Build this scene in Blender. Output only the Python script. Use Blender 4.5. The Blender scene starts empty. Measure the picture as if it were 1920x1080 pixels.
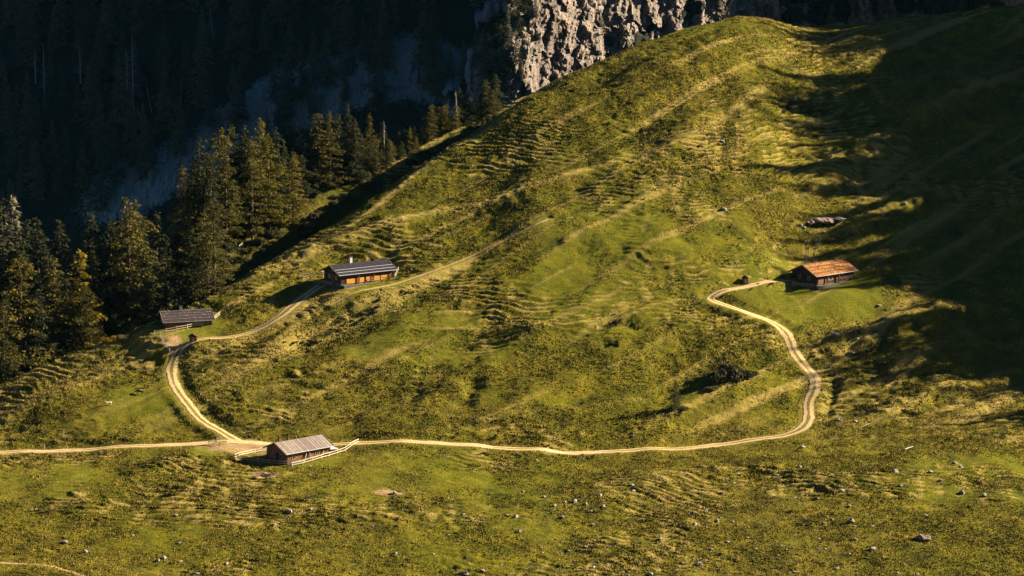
import bpy, math, random
import numpy as np
from mathutils import Vector, Matrix
rad = math.radians
SC = bpy.context.scene
COL = SC.collection

# ------------------------------------------------------------------ camera
F = 5390.0                       # focal length in pixels of a 1920 wide frame
PITCH = rad(10.0)
CAMZ = 200.0
cam_d = bpy.data.cameras.new('camera')
cam = bpy.data.objects.new('camera', cam_d); COL.objects.link(cam)
cam_d.sensor_width = 36.0
cam_d.lens = 36.0*F/1920.0
cam_d.clip_start = 1.0; cam_d.clip_end = 6000.0
cam.location = (0, 0, CAMZ)
cam.rotation_euler = (rad(90)-PITCH, 0, 0)
SC.camera = cam

# ------------------------------------------------------------------ light
SUN_EL = 25.0                    # elevation
SUN_Q = 18.0                     # degrees behind the exact right
se, ce = math.sin(rad(SUN_EL)), math.cos(rad(SUN_EL))
SUNV = np.array([ce*math.cos(rad(SUN_Q)), ce*math.sin(rad(SUN_Q)), se])   # towards the sun
sl = bpy.data.lights.new('sun', 'SUN'); sl.energy = 5.0; sl.angle = rad(0.5); sl.color = (1.0, 0.85, 0.62)
so = bpy.data.objects.new('sun', sl); COL.objects.link(so)
so.location = (300, 700, 400)
so.rotation_euler = Vector(SUNV).to_track_quat('Z', 'Y').to_euler()
W = bpy.data.worlds.new("World"); SC.world = W; W.use_nodes = True
wn = W.node_tree; wn.nodes.clear()
sky = wn.nodes.new('ShaderNodeTexSky'); sky.sky_type = 'NISHITA'; sky.sun_disc = False
sky.sun_elevation = rad(SUN_EL); sky.sun_rotation = rad(90-SUN_Q)
sky.altitude = 3000; sky.air_density = 0.45; sky.dust_density = 0.0; sky.ozone_density = 6.0
bg = wn.nodes.new('ShaderNodeBackground'); bg.inputs[1].default_value = 0.05
wo = wn.nodes.new('ShaderNodeOutputWorld')
wn.links.new(sky.outputs[0], bg.inputs[0]); wn.links.new(bg.outputs[0], wo.inputs[0])
SC.view_settings.view_transform = 'Standard'; SC.view_settings.look = 'None'
SC.view_settings.exposure = 1.72; SC.view_settings.gamma = 1.0
SC.view_settings.use_curve_mapping = False

# ------------------------------------------------------------------ small helpers
def hash2(ix, iy, seed):
    h = (ix.astype(np.int64)*374761393 + iy.astype(np.int64)*668265263 + seed*1442695041) & 0xFFFFFFFF
    h = ((h ^ (h >> 13))*1274126177) & 0xFFFFFFFF
    h = (h ^ (h >> 16)) & 0xFFFFFFFF
    return h.astype(np.float64)/4294967295.0
def vnoise(x, y, seed=0):
    x0 = np.floor(x); y0 = np.floor(y); fx = x-x0; fy = y-y0
    fx = fx*fx*fx*(fx*(fx*6-15)+10); fy = fy*fy*fy*(fy*(fy*6-15)+10)
    a = hash2(x0, y0, seed); b = hash2(x0+1, y0, seed); c = hash2(x0, y0+1, seed); d = hash2(x0+1, y0+1, seed)
    return (a+(b-a)*fx)*(1-fy)+(c+(d-c)*fx)*fy
def fbm(x, y, octs=4, seed=0, gain=0.5):
    s = 0; amp = 1; tot = 0; c, sn = math.cos(0.6), math.sin(0.6)
    for i in range(octs):
        s = s+amp*(vnoise(x, y, seed+i*17)-0.5); tot += amp*0.5
        x, y = (x*c-y*sn)*2.03+13.1, (x*sn+y*c)*2.03+7.7
        amp *= gain
    return s/tot
def sstep(a, b, x):
    t = np.clip((x-a)/(b-a), 0, 1); return t*t*(3-2*t)

def tag(o, label=None, cat=None, group=None, kind=None):
    if label: o['label'] = label
    if cat: o['category'] = cat
    if group: o['group'] = group
    if kind: o['kind'] = kind
    return o
def mesh_np(name, V, Fc, mat=None, smooth=False):
    V = np.asarray(V, dtype=np.float32); Fc = np.asarray(Fc, dtype=np.int32)
    me = bpy.data.meshes.new(name)
    me.vertices.add(len(V)); me.vertices.foreach_set('co', V.ravel())
    n, k = Fc.shape
    me.loops.add(n*k); me.loops.foreach_set('vertex_index', Fc.ravel())
    me.polygons.add(n); me.polygons.foreach_set('loop_start', np.arange(0, n*k, k, dtype=np.int32))
    me.polygons.foreach_set('loop_total', np.full(n, k, dtype=np.int32))
    me.update(calc_edges=True)
    me.polygons.foreach_set('use_smooth', np.full(n, smooth, dtype=bool))
    if mat: me.materials.append(mat)
    return me
def link(name, me, parent=None, loc=None, rz=0, scale=None):
    o = bpy.data.objects.new(name, me); COL.objects.link(o)
    if parent: o.parent = parent
    if loc is not None: o.location = loc
    if rz: o.rotation_euler.z = rz
    if scale is not None: o.scale = scale if hasattr(scale, '__len__') else (scale,)*3
    return o
def empty(name, loc, rz=0, label=None, cat=None, group=None):
    o = bpy.data.objects.new(name, None); COL.objects.link(o); o.location = loc; o.rotation_euler.z = rz
    o.empty_display_size = 0.5
    return tag(o, label, cat, group)
class MB:
    """collects boxes, bars and prisms into one mesh"""
    def __init__(s): s.v = []; s.f = []
    def poly(s, pts, faces):
        n = len(s.v); s.v += [tuple(p) for p in pts]; s.f += [tuple(i+n for i in f) for f in faces]
    def box(s, x0, x1, y0, y1, z0, z1):
        s.poly([(x0,y0,z0),(x1,y0,z0),(x1,y1,z0),(x0,y1,z0),(x0,y0,z1),(x1,y0,z1),(x1,y1,z1),(x0,y1,z1)],
               [(3,2,1,0),(4,5,6,7),(0,1,5,4),(1,2,6,5),(2,3,7,6),(3,0,4,7)])
    def bar(s, p, q, r, r2=None, n=6):
        p = Vector(p); q = Vector(q); d = (q-p)
        if d.length < 1e-6: return
        d.normalize(); r2 = r if r2 is None else r2
        a = d.orthogonal().normalized(); b = d.cross(a)
        pts = []
        for c, rr in ((p, r), (q, r2)):
            for i in range(n):
                t = 2*math.pi*i/n; pts.append(c+a*math.cos(t)*rr+b*math.sin(t)*rr)
        fs = [(i, (i+1) % n, n+(i+1) % n, n+i) for i in range(n)]+[tuple(range(n-1, -1, -1)), tuple(range(n, 2*n))]
        s.poly(pts, fs)
    def beam(s, p, q, w, h):
        """rectangular beam between two points, h measured vertically"""
        p = Vector(p); q = Vector(q); d = (q-p).normalized(); sd = Vector((-d.y, d.x, 0))
        if sd.length < 1e-5: sd = Vector((1, 0, 0))
        sd = sd.normalized()*w/2; up = sd.normalized().cross(d)*-1
        up = d.cross(sd).normalized()*h/2
        pts = [p-sd-up, p+sd-up, p+sd+up, p-sd+up, q-sd-up, q+sd-up, q+sd+up, q-sd+up]
        s.poly(pts, [(0,1,2,3),(7,6,5,4),(1,0,4,5),(2,1,5,6),(3,2,6,7),(0,3,7,4)])
    def build(s, name, mat, parent=None, bevel=0):
        me = bpy.data.meshes.new(name); me.from_pydata(s.v, [], s.f); me.update(); me.materials.append(mat)
        o = link(name, me, parent)
        if bevel:
            b = o.modifiers.new('bevel', 'BEVEL'); b.width = bevel; b.segments = 1
        return o

# ------------------------------------------------------------------ materials
def new_mat(name):
    m = bpy.data.materials.new(name); m.use_nodes = True; nt = m.node_tree
    b = nt.nodes['Principled BSDF']; b.inputs['Roughness'].default_value = 0.9
    b.inputs['Specular IOR Level'].default_value = 0.15
    return m, nt, b
def nnode(nt, t, **kw):
    n = nt.nodes.new(t)
    for k, v in kw.items(): setattr(n, k, v)
    return n
def noise(nt, vec, scale, detail=4, rough=0.55, dist=0.0):
    n = nt.nodes.new('ShaderNodeTexNoise'); n.inputs['Scale'].default_value = scale; n.inputs['Detail'].default_value = detail
    n.inputs['Roughness'].default_value = rough; n.inputs['Distortion'].default_value = dist
    nt.links.new(vec, n.inputs['Vector']); return n.outputs[0]
def ramp(nt, fac, stops):
    r = nt.nodes.new('ShaderNodeValToRGB'); e = r.color_ramp.elements
    while len(e) < len(stops): e.new(0.5)
    for el, (p, c) in zip(e, stops): el.position = p; el.color = (*c, 1)
    nt.links.new(fac, r.inputs[0]); return r.outputs[0]
def mixc(nt, fac, a, b, mode='MIX'):
    m = nt.nodes.new('ShaderNodeMix'); m.data_type = 'RGBA'; m.blend_type = mode
    for s, v in ((m.inputs[0], fac), (m.inputs[6], a), (m.inputs[7], b)):
        if hasattr(v, 'is_linked'): nt.links.new(v, s)
        elif isinstance(v, (int, float)): s.default_value = v
        else: s.default_value = (*v, 1)
    return m.outputs[2]
def math_n(nt, op, a, b=None, clamp=False):
    m = nt.nodes.new('ShaderNodeMath'); m.operation = op; m.use_clamp = clamp
    for s, v in ((m.inputs[0], a), (m.inputs[1], b)):
        if v is None: continue
        if hasattr(v, 'is_linked'): nt.links.new(v, s)
        else: s.default_value = v
    return m.outputs[0]
def bump(nt, b, h, dist, strength=1.0):
    n = nt.nodes.new('ShaderNodeBump'); n.inputs['Distance'].default_value = dist; n.inputs['Strength'].default_value = strength
    nt.links.new(h, n.inputs['Height']); nt.links.new(n.outputs[0], b.inputs['Normal'])
def ocoord(nt): return nt.nodes.new('ShaderNodeTexCoord').outputs['Object']
def attr(nt, name):
    a = nt.nodes.new('ShaderNodeAttribute'); a.attribute_name = name; return a.outputs['Fac']

def simple_mat(name, c1, c2, scale=3.0, rough=0.85, bmp=0.02, spec=0.15, stretch=None):
    m, nt, b = new_mat(name); v = ocoord(nt)
    if stretch:
        mp = nt.nodes.new('ShaderNodeMapping'); mp.inputs['Scale'].default_value = stretch; nt.links.new(v, mp.inputs[0]); v = mp.outputs[0]
    n = noise(nt, v, scale, 5, 0.65)
    nt.links.new(ramp(nt, n, [(0.3, c1), (0.7, c2)]), b.inputs['Base Color'])
    b.inputs['Roughness'].default_value = rough; b.inputs['Specular IOR Level'].default_value = spec
    if bmp: bump(nt, b, n, bmp)
    return m

def make_grass():
    m, nt, b = new_mat('pasture_grass'); v = ocoord(nt)
    big = noise(nt, v, 0.028, 4, 0.6); med = noise(nt, v, 0.22, 5, 0.65, 0.4); fine = noise(nt, v, 2.6, 4, 0.75); vf = noise(nt, v, 7.0, 3, 0.7)
    green = ramp(nt, med, [(0.30, (0.055, 0.062, 0.007)), (0.52, (0.125, 0.120, 0.008)), (0.72, (0.20, 0.168, 0.011))])
    olive = ramp(nt, med, [(0.30, (0.07, 0.060, 0.012)), (0.52, (0.145, 0.125, 0.013)), (0.72, (0.25, 0.20, 0.024))])
    base = mixc(nt, ramp(nt, big, [(0.40, (0, 0, 0)), (0.60, (1, 1, 1))]), green, olive)
    tuft = ramp(nt, fine, [(0.36, (0.55, 0.60, 0.58)), (0.50, (0.95, 0.95, 0.95)), (0.64, (1.65, 1.55, 1.45))])
    base = mixc(nt, 0.85, base, tuft, 'MULTIPLY')
    tuft2 = ramp(nt, vf, [(0.35, (0.6, 0.62, 0.6)), (0.65, (1.4, 1.35, 1.3))])
    base = mixc(nt, 0.8, base, tuft2, 'MULTIPLY')
    # straw on trails, sunlit crests painted in, lush short green, dark heathland, painted riser shade, bare soil
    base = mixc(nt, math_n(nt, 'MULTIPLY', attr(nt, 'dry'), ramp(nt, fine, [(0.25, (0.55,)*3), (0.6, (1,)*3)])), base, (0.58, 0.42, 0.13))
    base = mixc(nt, math_n(nt, 'MULTIPLY', attr(nt, 'lush'), 0.75), base, (0.15, 0.17, 0.010))
    base = mixc(nt, math_n(nt, 'MULTIPLY', attr(nt, 'heath_shade'), ramp(nt, fine, [(0.35, (1,)*3), (0.7, (0.35,)*3)])), base, (0.022, 0.026, 0.010))
    base = mixc(nt, attr(nt, 'soil'), base, mixc(nt, fine, (0.30, 0.18, 0.08), (0.55, 0.38, 0.21)))
    nt.links.new(base, b.inputs['Base Color'])
    b.inputs['Roughness'].default_value = 0.95; b.inputs['Specular IOR Level'].default_value = 0.05
    bump(nt, b, math_n(nt, 'ADD', math_n(nt, 'MULTIPLY', fine, 0.6), math_n(nt, 'MULTIPLY', vf, 0.3)), 0.55)
    return m
M = {}
M['grass'] = make_grass()
def make_gravel():
    m, nt, b = new_mat('gravel_track'); v = ocoord(nt)
    fine = noise(nt, v, 2.5, 5, 0.7); med = noise(nt, v, 1.0, 5, .7)
    gr = ramp(nt, fine, [(0.3, (0.40, 0.27, 0.12)), (0.7, (0.74, 0.53, 0.29))])
    gs = ramp(nt, fine, [(0.3, (0.12, 0.105, 0.018)), (0.7, (0.24, 0.20, 0.04))])
    f = math_n(nt, 'MULTIPLY', attr(nt, 'verge'), 1.0)
    f = math_n(nt, 'ADD', f, math_n(nt, 'MULTIPLY', math_n(nt, 'SUBTRACT', med, 0.5), 1.2))
    f = ramp(nt, f, [(0.38, (0,)*3), (0.62, (1,)*3)])
    nt.links.new(mixc(nt, f, gr, gs), b.inputs['Base Color']); bump(nt, b, fine, 0.05)
    return m
M['gravel'] = make_gravel()
M['rock'] = simple_mat('limestone', (0.16, 0.145, 0.13), (0.46, 0.42, 0.38), 2.2, 0.9, 0.15)
M['old_wood'] = simple_mat('weathered_wood', (0.24, 0.21, 0.17), (0.50, 0.44, 0.36), 4.0, 0.85, 0.01)
M['pale_wood'] = simple_mat('pale_rail_wood', (0.38, 0.32, 0.21), (0.64, 0.55, 0.40), 4.0, 0.8, 0.01)
M['dark_wood'] = simple_mat('dark_plank', (0.035, 0.020, 0.016), (0.11, 0.06, 0.045), 1.2, 0.85, 0.02, stretch=(6, 6, 0.6))
M['brown_wood'] = simple_mat('brown_plank', (0.12, 0.055, 0.028), (0.30, 0.15, 0.075), 1.2, 0.8, 0.02, stretch=(7, 7, 0.6))
M['honey_wood'] = simple_mat('honey_plank', (0.62, 0.25, 0.035), (0.85, 0.42, 0.07), 1.4, 0.7, 0.01, stretch=(0.8, 0.8, 8))
M['white'] = simple_mat('white_plaster', (0.66, 0.62, 0.56), (0.82, 0.78, 0.72), 5, 0.8, 0.01)
M['dark_stone'] = simple_mat('dark_plinth_stone', (0.08, 0.075, 0.065), (0.18, 0.16, 0.13), 2.0, .9, .05)
M['metal'] = simple_mat('gutter_metal', (0.50, 0.50, 0.54), (0.66, 0.66, 0.70), 5, 0.4, 0.0, 0.5)
M['glass'] = simple_mat('dark_window_glass', (0.01, 0.012, 0.015), (0.02, 0.022, 0.026), 5, 0.1, 0.0, 0.5)
M['trunk'] = simple_mat('conifer_bark', (0.06, 0.045, 0.035), (0.16, 0.12, 0.09), 3, 0.95, 0.05, stretch=(1, 1, .3))
M['dead'] = simple_mat('bleached_deadwood', (0.34, 0.30, 0.27), (0.60, 0.54, 0.48), 3, 0.85, 0.03)
def translucent(nt, b, c, f):
    tr = nt.nodes.new('ShaderNodeBsdfTranslucent'); nt.links.new(c, tr.inputs['Color']); mx = nt.nodes.new('ShaderNodeMixShader'); mx.inputs[0].default_value = f
    out = [n for n in nt.nodes if n.type == 'OUTPUT_MATERIAL'][0]
    nt.links.new(b.outputs[0], mx.inputs[1]); nt.links.new(tr.outputs[0], mx.inputs[2]); nt.links.new(mx.outputs[0], out.inputs['Surface'])
def leaf_mat(name, c1, c2, c3, scale=0.6):
    m, nt, b = new_mat(name); v = ocoord(nt)
    oi = nt.nodes.new('ShaderNodeObjectInfo')
    n = noise(nt, v, scale, 4, 0.7)
    c = ramp(nt, n, [(0.32, c1), (0.5, c2), (0.68, c3)])
    c = mixc(nt, 1.0, c, ramp(nt, oi.outputs['Random'], [(0.0, (0.65, 0.7, 0.75)), (1.0, (1.3, 1.2, 1.0))]), 'MULTIPLY')
    nt.links.new(c, b.inputs['Base Color'])
    b.inputs['Roughness'].default_value = 0.8; b.inputs['Specular IOR Level'].default_value = 0.1
    translucent(nt, b, c, .30); return m
M['spruce'] = leaf_mat('spruce_needles', (0.022, 0.032, 0.014), (0.052, 0.060, 0.024), (0.11, 0.10, 0.042))
M['farspruce'] = leaf_mat('lightened_spruce_needles', (0.07, 0.075, 0.05), (0.16, 0.15, 0.10), (0.28, 0.24, 0.18))  # far copy of the spruce colour, lightened to make up for dim skylight
M['larch'] = leaf_mat('larch_needles', (0.055, 0.055, 0.014), (0.12, 0.105, 0.022), (0.22, 0.17, 0.035))
M['gold'] = leaf_mat('golden_larch_needles', (0.13, 0.11, 0.014), (0.24, 0.20, 0.022), (0.34, 0.26, 0.04))
M['rust'] = leaf_mat('rusty_needles', (0.12, 0.05, 0.02), (0.22, 0.10, 0.035), (0.30, 0.16, 0.06))
M['bush'] = leaf_mat('bush_leaves', (0.045, 0.052, 0.022), (0.10, 0.095, 0.04), (0.20, 0.16, 0.085))
M['yellowbush'] = leaf_mat('yellow_bush_leaves', (0.10, 0.08, 0.012), (0.22, 0.16, 0.02), (0.36, 0.24, 0.03))

# ------------------------------------------------------------------ base terrain table, azimuth x depth
def pix_dir(u, v):
    xc = (u-960.0)/F; yc = (540.0-v)/F
    dy = math.cos(PITCH)+yc*math.sin(PITCH); dz = -math.sin(PITCH)+yc*math.cos(PITCH)
    return xc/dy, dz/dy                                # x per metre of depth, z per metre of depth
def zat(v, Y): return CAMZ+Y*pix_dir(960, v)[1]
Uc = np.array([-1400, -400, 0, 130, 300, 400, 500, 640, 770, 900, 1000, 1100, 1200, 1300, 1380, 1430, 1480, 1540, 1700, 1920, 2300, 3600], float)
Vs = np.array([880, 800, 722, 660, 605, 553, 492, 412, 327, 247, 172, 127, 82, 47, 29, 35, 50, 58, 40, 0, -100, -250], float)
Ys = np.array([600, 622, 636, 645, 655, 667, 680, 700, 718, 737, 750, 760, 770, 780, 788, 790, 795, 800, 806, 815, 830, 860], float)
Vf = np.array([846, 846, 845, 841, 836, 834, 834, 838, 840, 843, 845, 846, 842, 835, 826, 820, 812, 800, 790, 780, 760, 740], float)
Yf = np.array([590, 596, 600, 600, 600, 600, 600, 600, 600, 600, 600, 602, 604, 607, 610, 612, 614, 618, 622, 628, 640, 660], float)
Ue = np.array([-1400, -400, 0, 130, 250, 330, 400, 450, 520, 600, 690, 780, 860, 930, 1000, 1100, 1400, 3600], float)
Ve = np.array([980, 880, 770, 690, 620, 560, 490, 452, 411, 372, 333, 283, 238, 207, 175, 140, 60, -150], float)
Ye = np.array([640, 660, 672, 684, 692, 702, 713, 721, 731, 741, 752, 765, 775, 782, 789, 798, 825, 900], float)
UT = np.linspace(-1400, 3600, 626)                        # every 8 px
def sm(a, n=5):
    k = np.hanning(2*n+1); k /= k.sum(); p = np.pad(a, n, mode='edge'); return np.convolve(p, k, 'valid')
vs = sm(np.interp(UT, Uc, Vs), 3); ys = sm(np.interp(UT, Uc, Ys)); vf = sm(np.interp(UT, Uc, Vf)); yf = sm(np.interp(UT, Uc, Yf))
ve = sm(np.interp(UT, Ue, Ve), 4); ye = sm(np.interp(UT, Ue, Ye)); ye = ye-16*sstep(250, 400, UT)*sstep(1100, 950, UT); ye = np.maximum(ye, ys+14)
YT = np.arange(280.0, 1300.0, 2.0)
def pchip(x, y, xi):
    x = np.asarray(x, float); y = np.asarray(y, float); h = np.diff(x); d = np.diff(y)/h; m = np.zeros_like(x)
    for i in range(1, len(x)-1):
        if d[i-1]*d[i] > 0:
            w1 = 2*h[i]+h[i-1]; w2 = h[i]+2*h[i-1]; m[i] = (w1+w2)/(w1/d[i-1]+w2/d[i])
    m[0] = d[0]; m[-1] = d[-1]
    k = np.clip(np.searchsorted(x, xi)-1, 0, len(x)-2); t = (xi-x[k])/h[k]
    return ((2*t**3-3*t**2+1)*y[k]+(t**3-2*t**2+t)*h[k]*m[k]+(-2*t**3+3*t**2)*y[k+1]+(t**3-t**2)*h[k]*m[k+1])
TAB = np.zeros((len(UT), len(YT)))
for i, u in enumerate(UT):
    zf = zat(vf[i], yf[i]); zs = zat(vs[i], ys[i]); zb = zf-0.087*(yf[i]-524)
    dd = min(7.0, max(0.0, (1000-u)/60.0))*(1 if u > 250 else max(0.25, u/250.0))
    ym = 0.5*(ys[i]+ye[i]); zdip = min(zs, zat(ve[i], ye[i]))*0.5+0.5*zs-2.0-dd
    sight = zs+(ym-ys[i])*(zs-CAMZ)/ys[i]
    zdip = min(zdip, sight-1.5-0.6*dd)
    zee = zat(ve[i], ye[i])
    P = [(280, zb-22), (400, zb-10), (524, zb), (yf[i]-12, zf-0.9), (yf[i], zf),
         (yf[i]+0.30*(ys[i]-yf[i]), zf+0.28*(zs-zf)), (yf[i]+0.70*(ys[i]-yf[i]), zf+0.715*(zs-zf)),
         (ys[i], zs), (ym, zdip), (ye[i], zee), (ye[i]+14, zee-9), (ye[i]+60, zee-60), (ye[i]+130, zee-110), (1300, zee-130)]
    TAB[i] = pchip([p[0] for p in P], [p[1] for p in P], YT)
def tab_z(x, Y):
    u = 960+F*math.cos(PITCH)*(x/Y)*1.0                  # good enough mapping of azimuth to column
    fu = np.clip((u-UT[0])/8.0, 0, len(UT)-1.001); fy = np.clip((Y-YT[0])/2.0, 0, len(YT)-1.001)
    iu = fu.astype(int); iy = fy.astype(int); tu = fu-iu; ty = fy-iy
    return (TAB[iu, iy]*(1-tu)+TAB[iu+1, iy]*tu)*(1-ty)+(TAB[iu, iy+1]*(1-tu)+TAB[iu+1, iy+1]*tu)*ty
def cast_fn(zfun, u, v, y0=470.0, y1=900.0, st=0.5):
    ax, az = pix_dir(u, v); Y = np.arange(y0, y1, st); z = CAMZ+Y*az
    g = zfun(ax*Y, Y); k = np.where(z < g)[0]
    if len(k) == 0: return None
    i = k[0]
    if i == 0: return (ax*Y[0], Y[0], g[0])
    a = z[i-1]-g[i-1]; b = g[i]-z[i]; t = a/(a+b); Yh = Y[i-1]+t*st
    return (ax*Yh, Yh, CAMZ+Yh*az)

# ------------------------------------------------------------------ wooded ridge right of the frame that throws the big shadow
XC = 190.0
bnd = [(1545, 80), (1560, 160), (1530, 250), (1500, 330), (1530, 420), (1590, 480), (1600, 540), (1600, 610), (1680, 690), (1740, 760), (1900, 792)]
cy, cz = [], []
for (u, v) in bnd:
    p = cast_fn(tab_z, u, v)
    t = (XC-p[0])/SUNV[0]
    cy.append(p[1]+t*SUNV[1]); cz.append(p[2]+t*SUNV[2]+(9.0 if v < 300 else 5.0))
o_ = np.argsort(cy); cy = np.array(cy)[o_]; cz = np.array(cz)[o_]
def crest(Y): return np.interp(Y, np.concatenate([[cy[0]-60, cy[0]-25], cy, [cy[-1]+60]]), np.concatenate([[cz[0]-45, cz[0]-22], cz, [cz[-1]+5]]))
TREE_H = 14.0
def base_z(x, Y):
    z = tab_z(x, Y)
    xe = 0.18*Y+4
    t = sstep(0, 1, (x-xe)/(XC-xe)); zc = crest(Y)-TREE_H
    zt = np.maximum(zc, z*0+40)
    z2 = z*(1-t)+zt*t
    return np.where(x > xe, z2, z)

# ------------------------------------------------------------------ terrain grid
def axis(parts):
    out = []
    for a, b, s in parts: out.append(np.arange(a, b, s))
    return np.concatenate(out)
AX = axis([(-.50, -.26, .006), (-.26, -.186, .0018), (-.186, .186, .00038), (.186, .23, .0016), (.23, .52, .005)])
YX = axis([(290, 500, 5), (500, 805, .29), (805, 880, 0.9), (880, 1300, 6)])
A2, Y2 = np.meshgrid(AX, YX, indexing='ij'); X2 = A2*Y2
Z2 = base_z(X2, Y2)
ATT = {k: np.zeros_like(Z2) for k in ('dry', 'lush', 'heath_shade', 'soil')}

def densify(pts, step):
    """world xyz polyline resampled at a step, Catmull-Rom smoothed"""
    P = np.array(pts, float); out = []
    n = len(P)
    for i in range(n-1):
        p0 = P[max(i-1, 0)]; p1 = P[i]; p2 = P[i+1]; p3 = P[min(i+2, n-1)]
        m = max(2, int(np.linalg.norm(p2-p1)/step))
        for t in np.arange(m)/m:
            out.append(0.5*((2*p1)+(-p0+p2)*t+(2*p0-5*p1+4*p2-p3)*t*t+(-p0+3*p1-3*p2+p3)*t**3))
    out.append(P[-1]); return np.array(out)
def px_line(pts, step, fn=base_z):
    W3 = [cast_fn(fn, u, v) for u, v in pts]; W3 = [w for w in W3 if w]
    return densify(W3, step)
def window(x, Y, R):
    a0 = np.searchsorted(AX, (x-R)/Y-abs(x)/Y*R/Y); a1 = np.searchsorted(AX, (x+R)/Y+abs(x)/Y*R/Y)
    y0 = np.searchsorted(YX, Y-R); y1 = np.searchsorted(YX, Y+R)
    return slice(a0, a1), slice(y0, y1)
def dist_field(line, R):
    """distance to a polyline and the height of its nearest point, within R"""
    D = np.full(Z2.shape, 1e3, np.float32); H = np.zeros(Z2.shape, np.float32)
    for p in line:
        w = window(p[0], p[1], R)
        d = np.hypot(X2[w]-p[0], Y2[w]-p[1]); m = d < D[w]
        D[w] = np.where(m, d, D[w]); H[w] = np.where(m, p[2], H[w])
    return D, H

FEAT = [  # pixel polyline, height, half width, straw and lit crest, heathland
 ([(1008,430),(900,476),(800,520),(700,560),(640,577),(560,620),(480,680),(420,742)], 0.9, 3.0, .6, 0),
 ([(690,585),(640,610),(590,625),(570,660),(640,640),(720,600)], -1.3, 3.0, 0, .35),
 ([(400,560),(560,494),(700,440),(850,398),(1000,352),(1180,300),(1330,232),(1440,160)], 1.2, 4.0, .7, 0),
 ([(560,486),(640,458),(740,425)], .8, 2.0, .9, 0),
 ([(1180,310),(1215,262),(1240,215)], -3.0, 6.0, 0, .5),
 ([(1285,290),(1330,250),(1400,190)], -1.8, 5.0, 0, .3),
 ([(850,762),(880,735),(905,705)], -1.8, 2.2, 0, .6),
 ([(770,770),(900,790),(1010,775),(1100,765),(1220,745)], .8, 2.5, .2, 0),
 ([(760,615),(900,622),(1030,618),(1150,603),(1240,575),(1325,557)], .7, 1.6, .7, 0),
 ([(1130,610),(1165,608),(1200,612)], -1.6, 1.8, 0, .9),
 ([(1125,645),(1160,645)], -1.5, 1.8, 0, .9),
 ([(1490,345),(1560,318),(1650,282),(1760,225),(1870,160)], 4.0, 4.5, .45, 0),
 ([(1620,255),(1700,232),(1800,180),(1900,125)], 3.4, 4.5, .2, 0),
 ([(1500,300),(1600,262)], 1.5, 4.0, .1, 0),
 ([(1600,210),(1690,178),(1790,140)], 3.0, 4.0, .1, 0),
 ([(1560,440),(1680,400),(1800,370)], 2.6, 4.0, .2, 0),
 ([(1535,662),(1590,640),(1660,625),(1760,600),(1850,575)], 3.2, 4.5, .3, 0),
 ([(1650,700),(1750,660),(1850,625)], 2.2, 4.0, .1, 0),
 ([(1570,802),(1640,780),(1740,752),(1850,722),(1930,700)], 2.4, 3.5, .35, 0),
 ([(1720,800),(1830,770),(1930,745)], 1.5, 3.5, .1, 0),
 ([(0,792),(60,768),(110,745),(165,722)], 1.0, 2.5, .3, 0),
 ([(0,735),(130,675),(240,640),(300,622)], .5, 3.0, .55, 0),
 ([(340,590),(420,548),(520,500),(600,462),(700,395),(790,325),(880,268),(1000,183)], .4, 3.0, .8, 0),
 ([(240,900),(300,880),(370,862),(440,870)], 1.5, 6.0, 0, .35),
 ([(230,960),(280,930),(330,910)], -1.8, 4.0, 0, .4),
 ([(1180,815),(1250,785),(1330,748),(1440,700)], 1.3, 3.2, .4, 0),
 ([(870,250),(915,228),(955,208)], -2.0, 2.2, 0, .8),
 ([(1000,428),(1100,446),(1220,465),(1300,480)], 1.2, 6.0, 0, .15),
 ([(830,812),(930,828),(1060,838)], -0.9, 1.8, 0, .8),
 ([(370,740),(385,765),(430,790),(480,808)], -0.9, 1.4, 0, .8),
 ([(1545,690),(1560,720),(1545,770),(1530,800)], -0.8, 1.6, 0, .7),
 ([(1640,560),(1600,640)], -1.5, 5.0, 0, .1),
 ([(930,890),(910,930),(940,960)], -0.7, 3.5, 0, .1),
 ([(1250,900),(1400,880),(1550,860)], 1.4, 8.0, 0, 0),
 ([(1350,930),(1500,925),(1600,930)], -1.3, 5.0, 0, .3),
 ([(1000,980),(1150,930),(1250,880)], 1.0, 7.0, .1, 0),
 ([(1700,960),(1800,930),(1920,900)], -1.2, 5.0, 0, .1),
 ([(480,735),(600,700),(760,660),(820,648)], 1.2, 3.5, .25, 0),
 ([(640,760),(760,740),(900,735)], -1.0, 4.0, 0, .2),
 ([(1480,480),(1400,450),(1330,440)], -0.7, 4.0, 0, .15),
 ([(930,210),(1060,170),(1160,130),(1260,88)], -0.5, 5.0, .0, .1),
 ([(1230,745),(1270,690),(1330,640)], -0.8, 6.0, 0, 0),
]
for pts, h, w, dry, heath_shade in FEAT:
    if h < -1.0: h *= .62
    L = px_line(pts, 0.6); tt = np.linspace(0, 1, len(L)); L[:, 2] = np.minimum(1, .12+3.2*np.minimum(tt, 1-tt))
    D, TP = dist_field(L, w*2.8+1)
    wob = fbm(X2/7+3, Y2/7, 3, 91)
    g = np.exp(-(D/(w*(1+0.45*wob)))**2)
    Z2 += h*g*TP*(1+0.35*wob)
    if dry: ATT['dry'] = np.maximum(ATT['dry'], dry*np.minimum(1, TP*2.6)*np.exp(-(D/(w*0.30))**2)*(0.75+0.6*wob))  # straw on ribs and rim also paints in their sunlit edges
    if heath_shade: ATT['heath_shade'] = np.maximum(ATT['heath_shade'], heath_shade*.7*TP*np.exp(-(D/(w*0.9))**2)*(0.6+1.6*wob))
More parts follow.
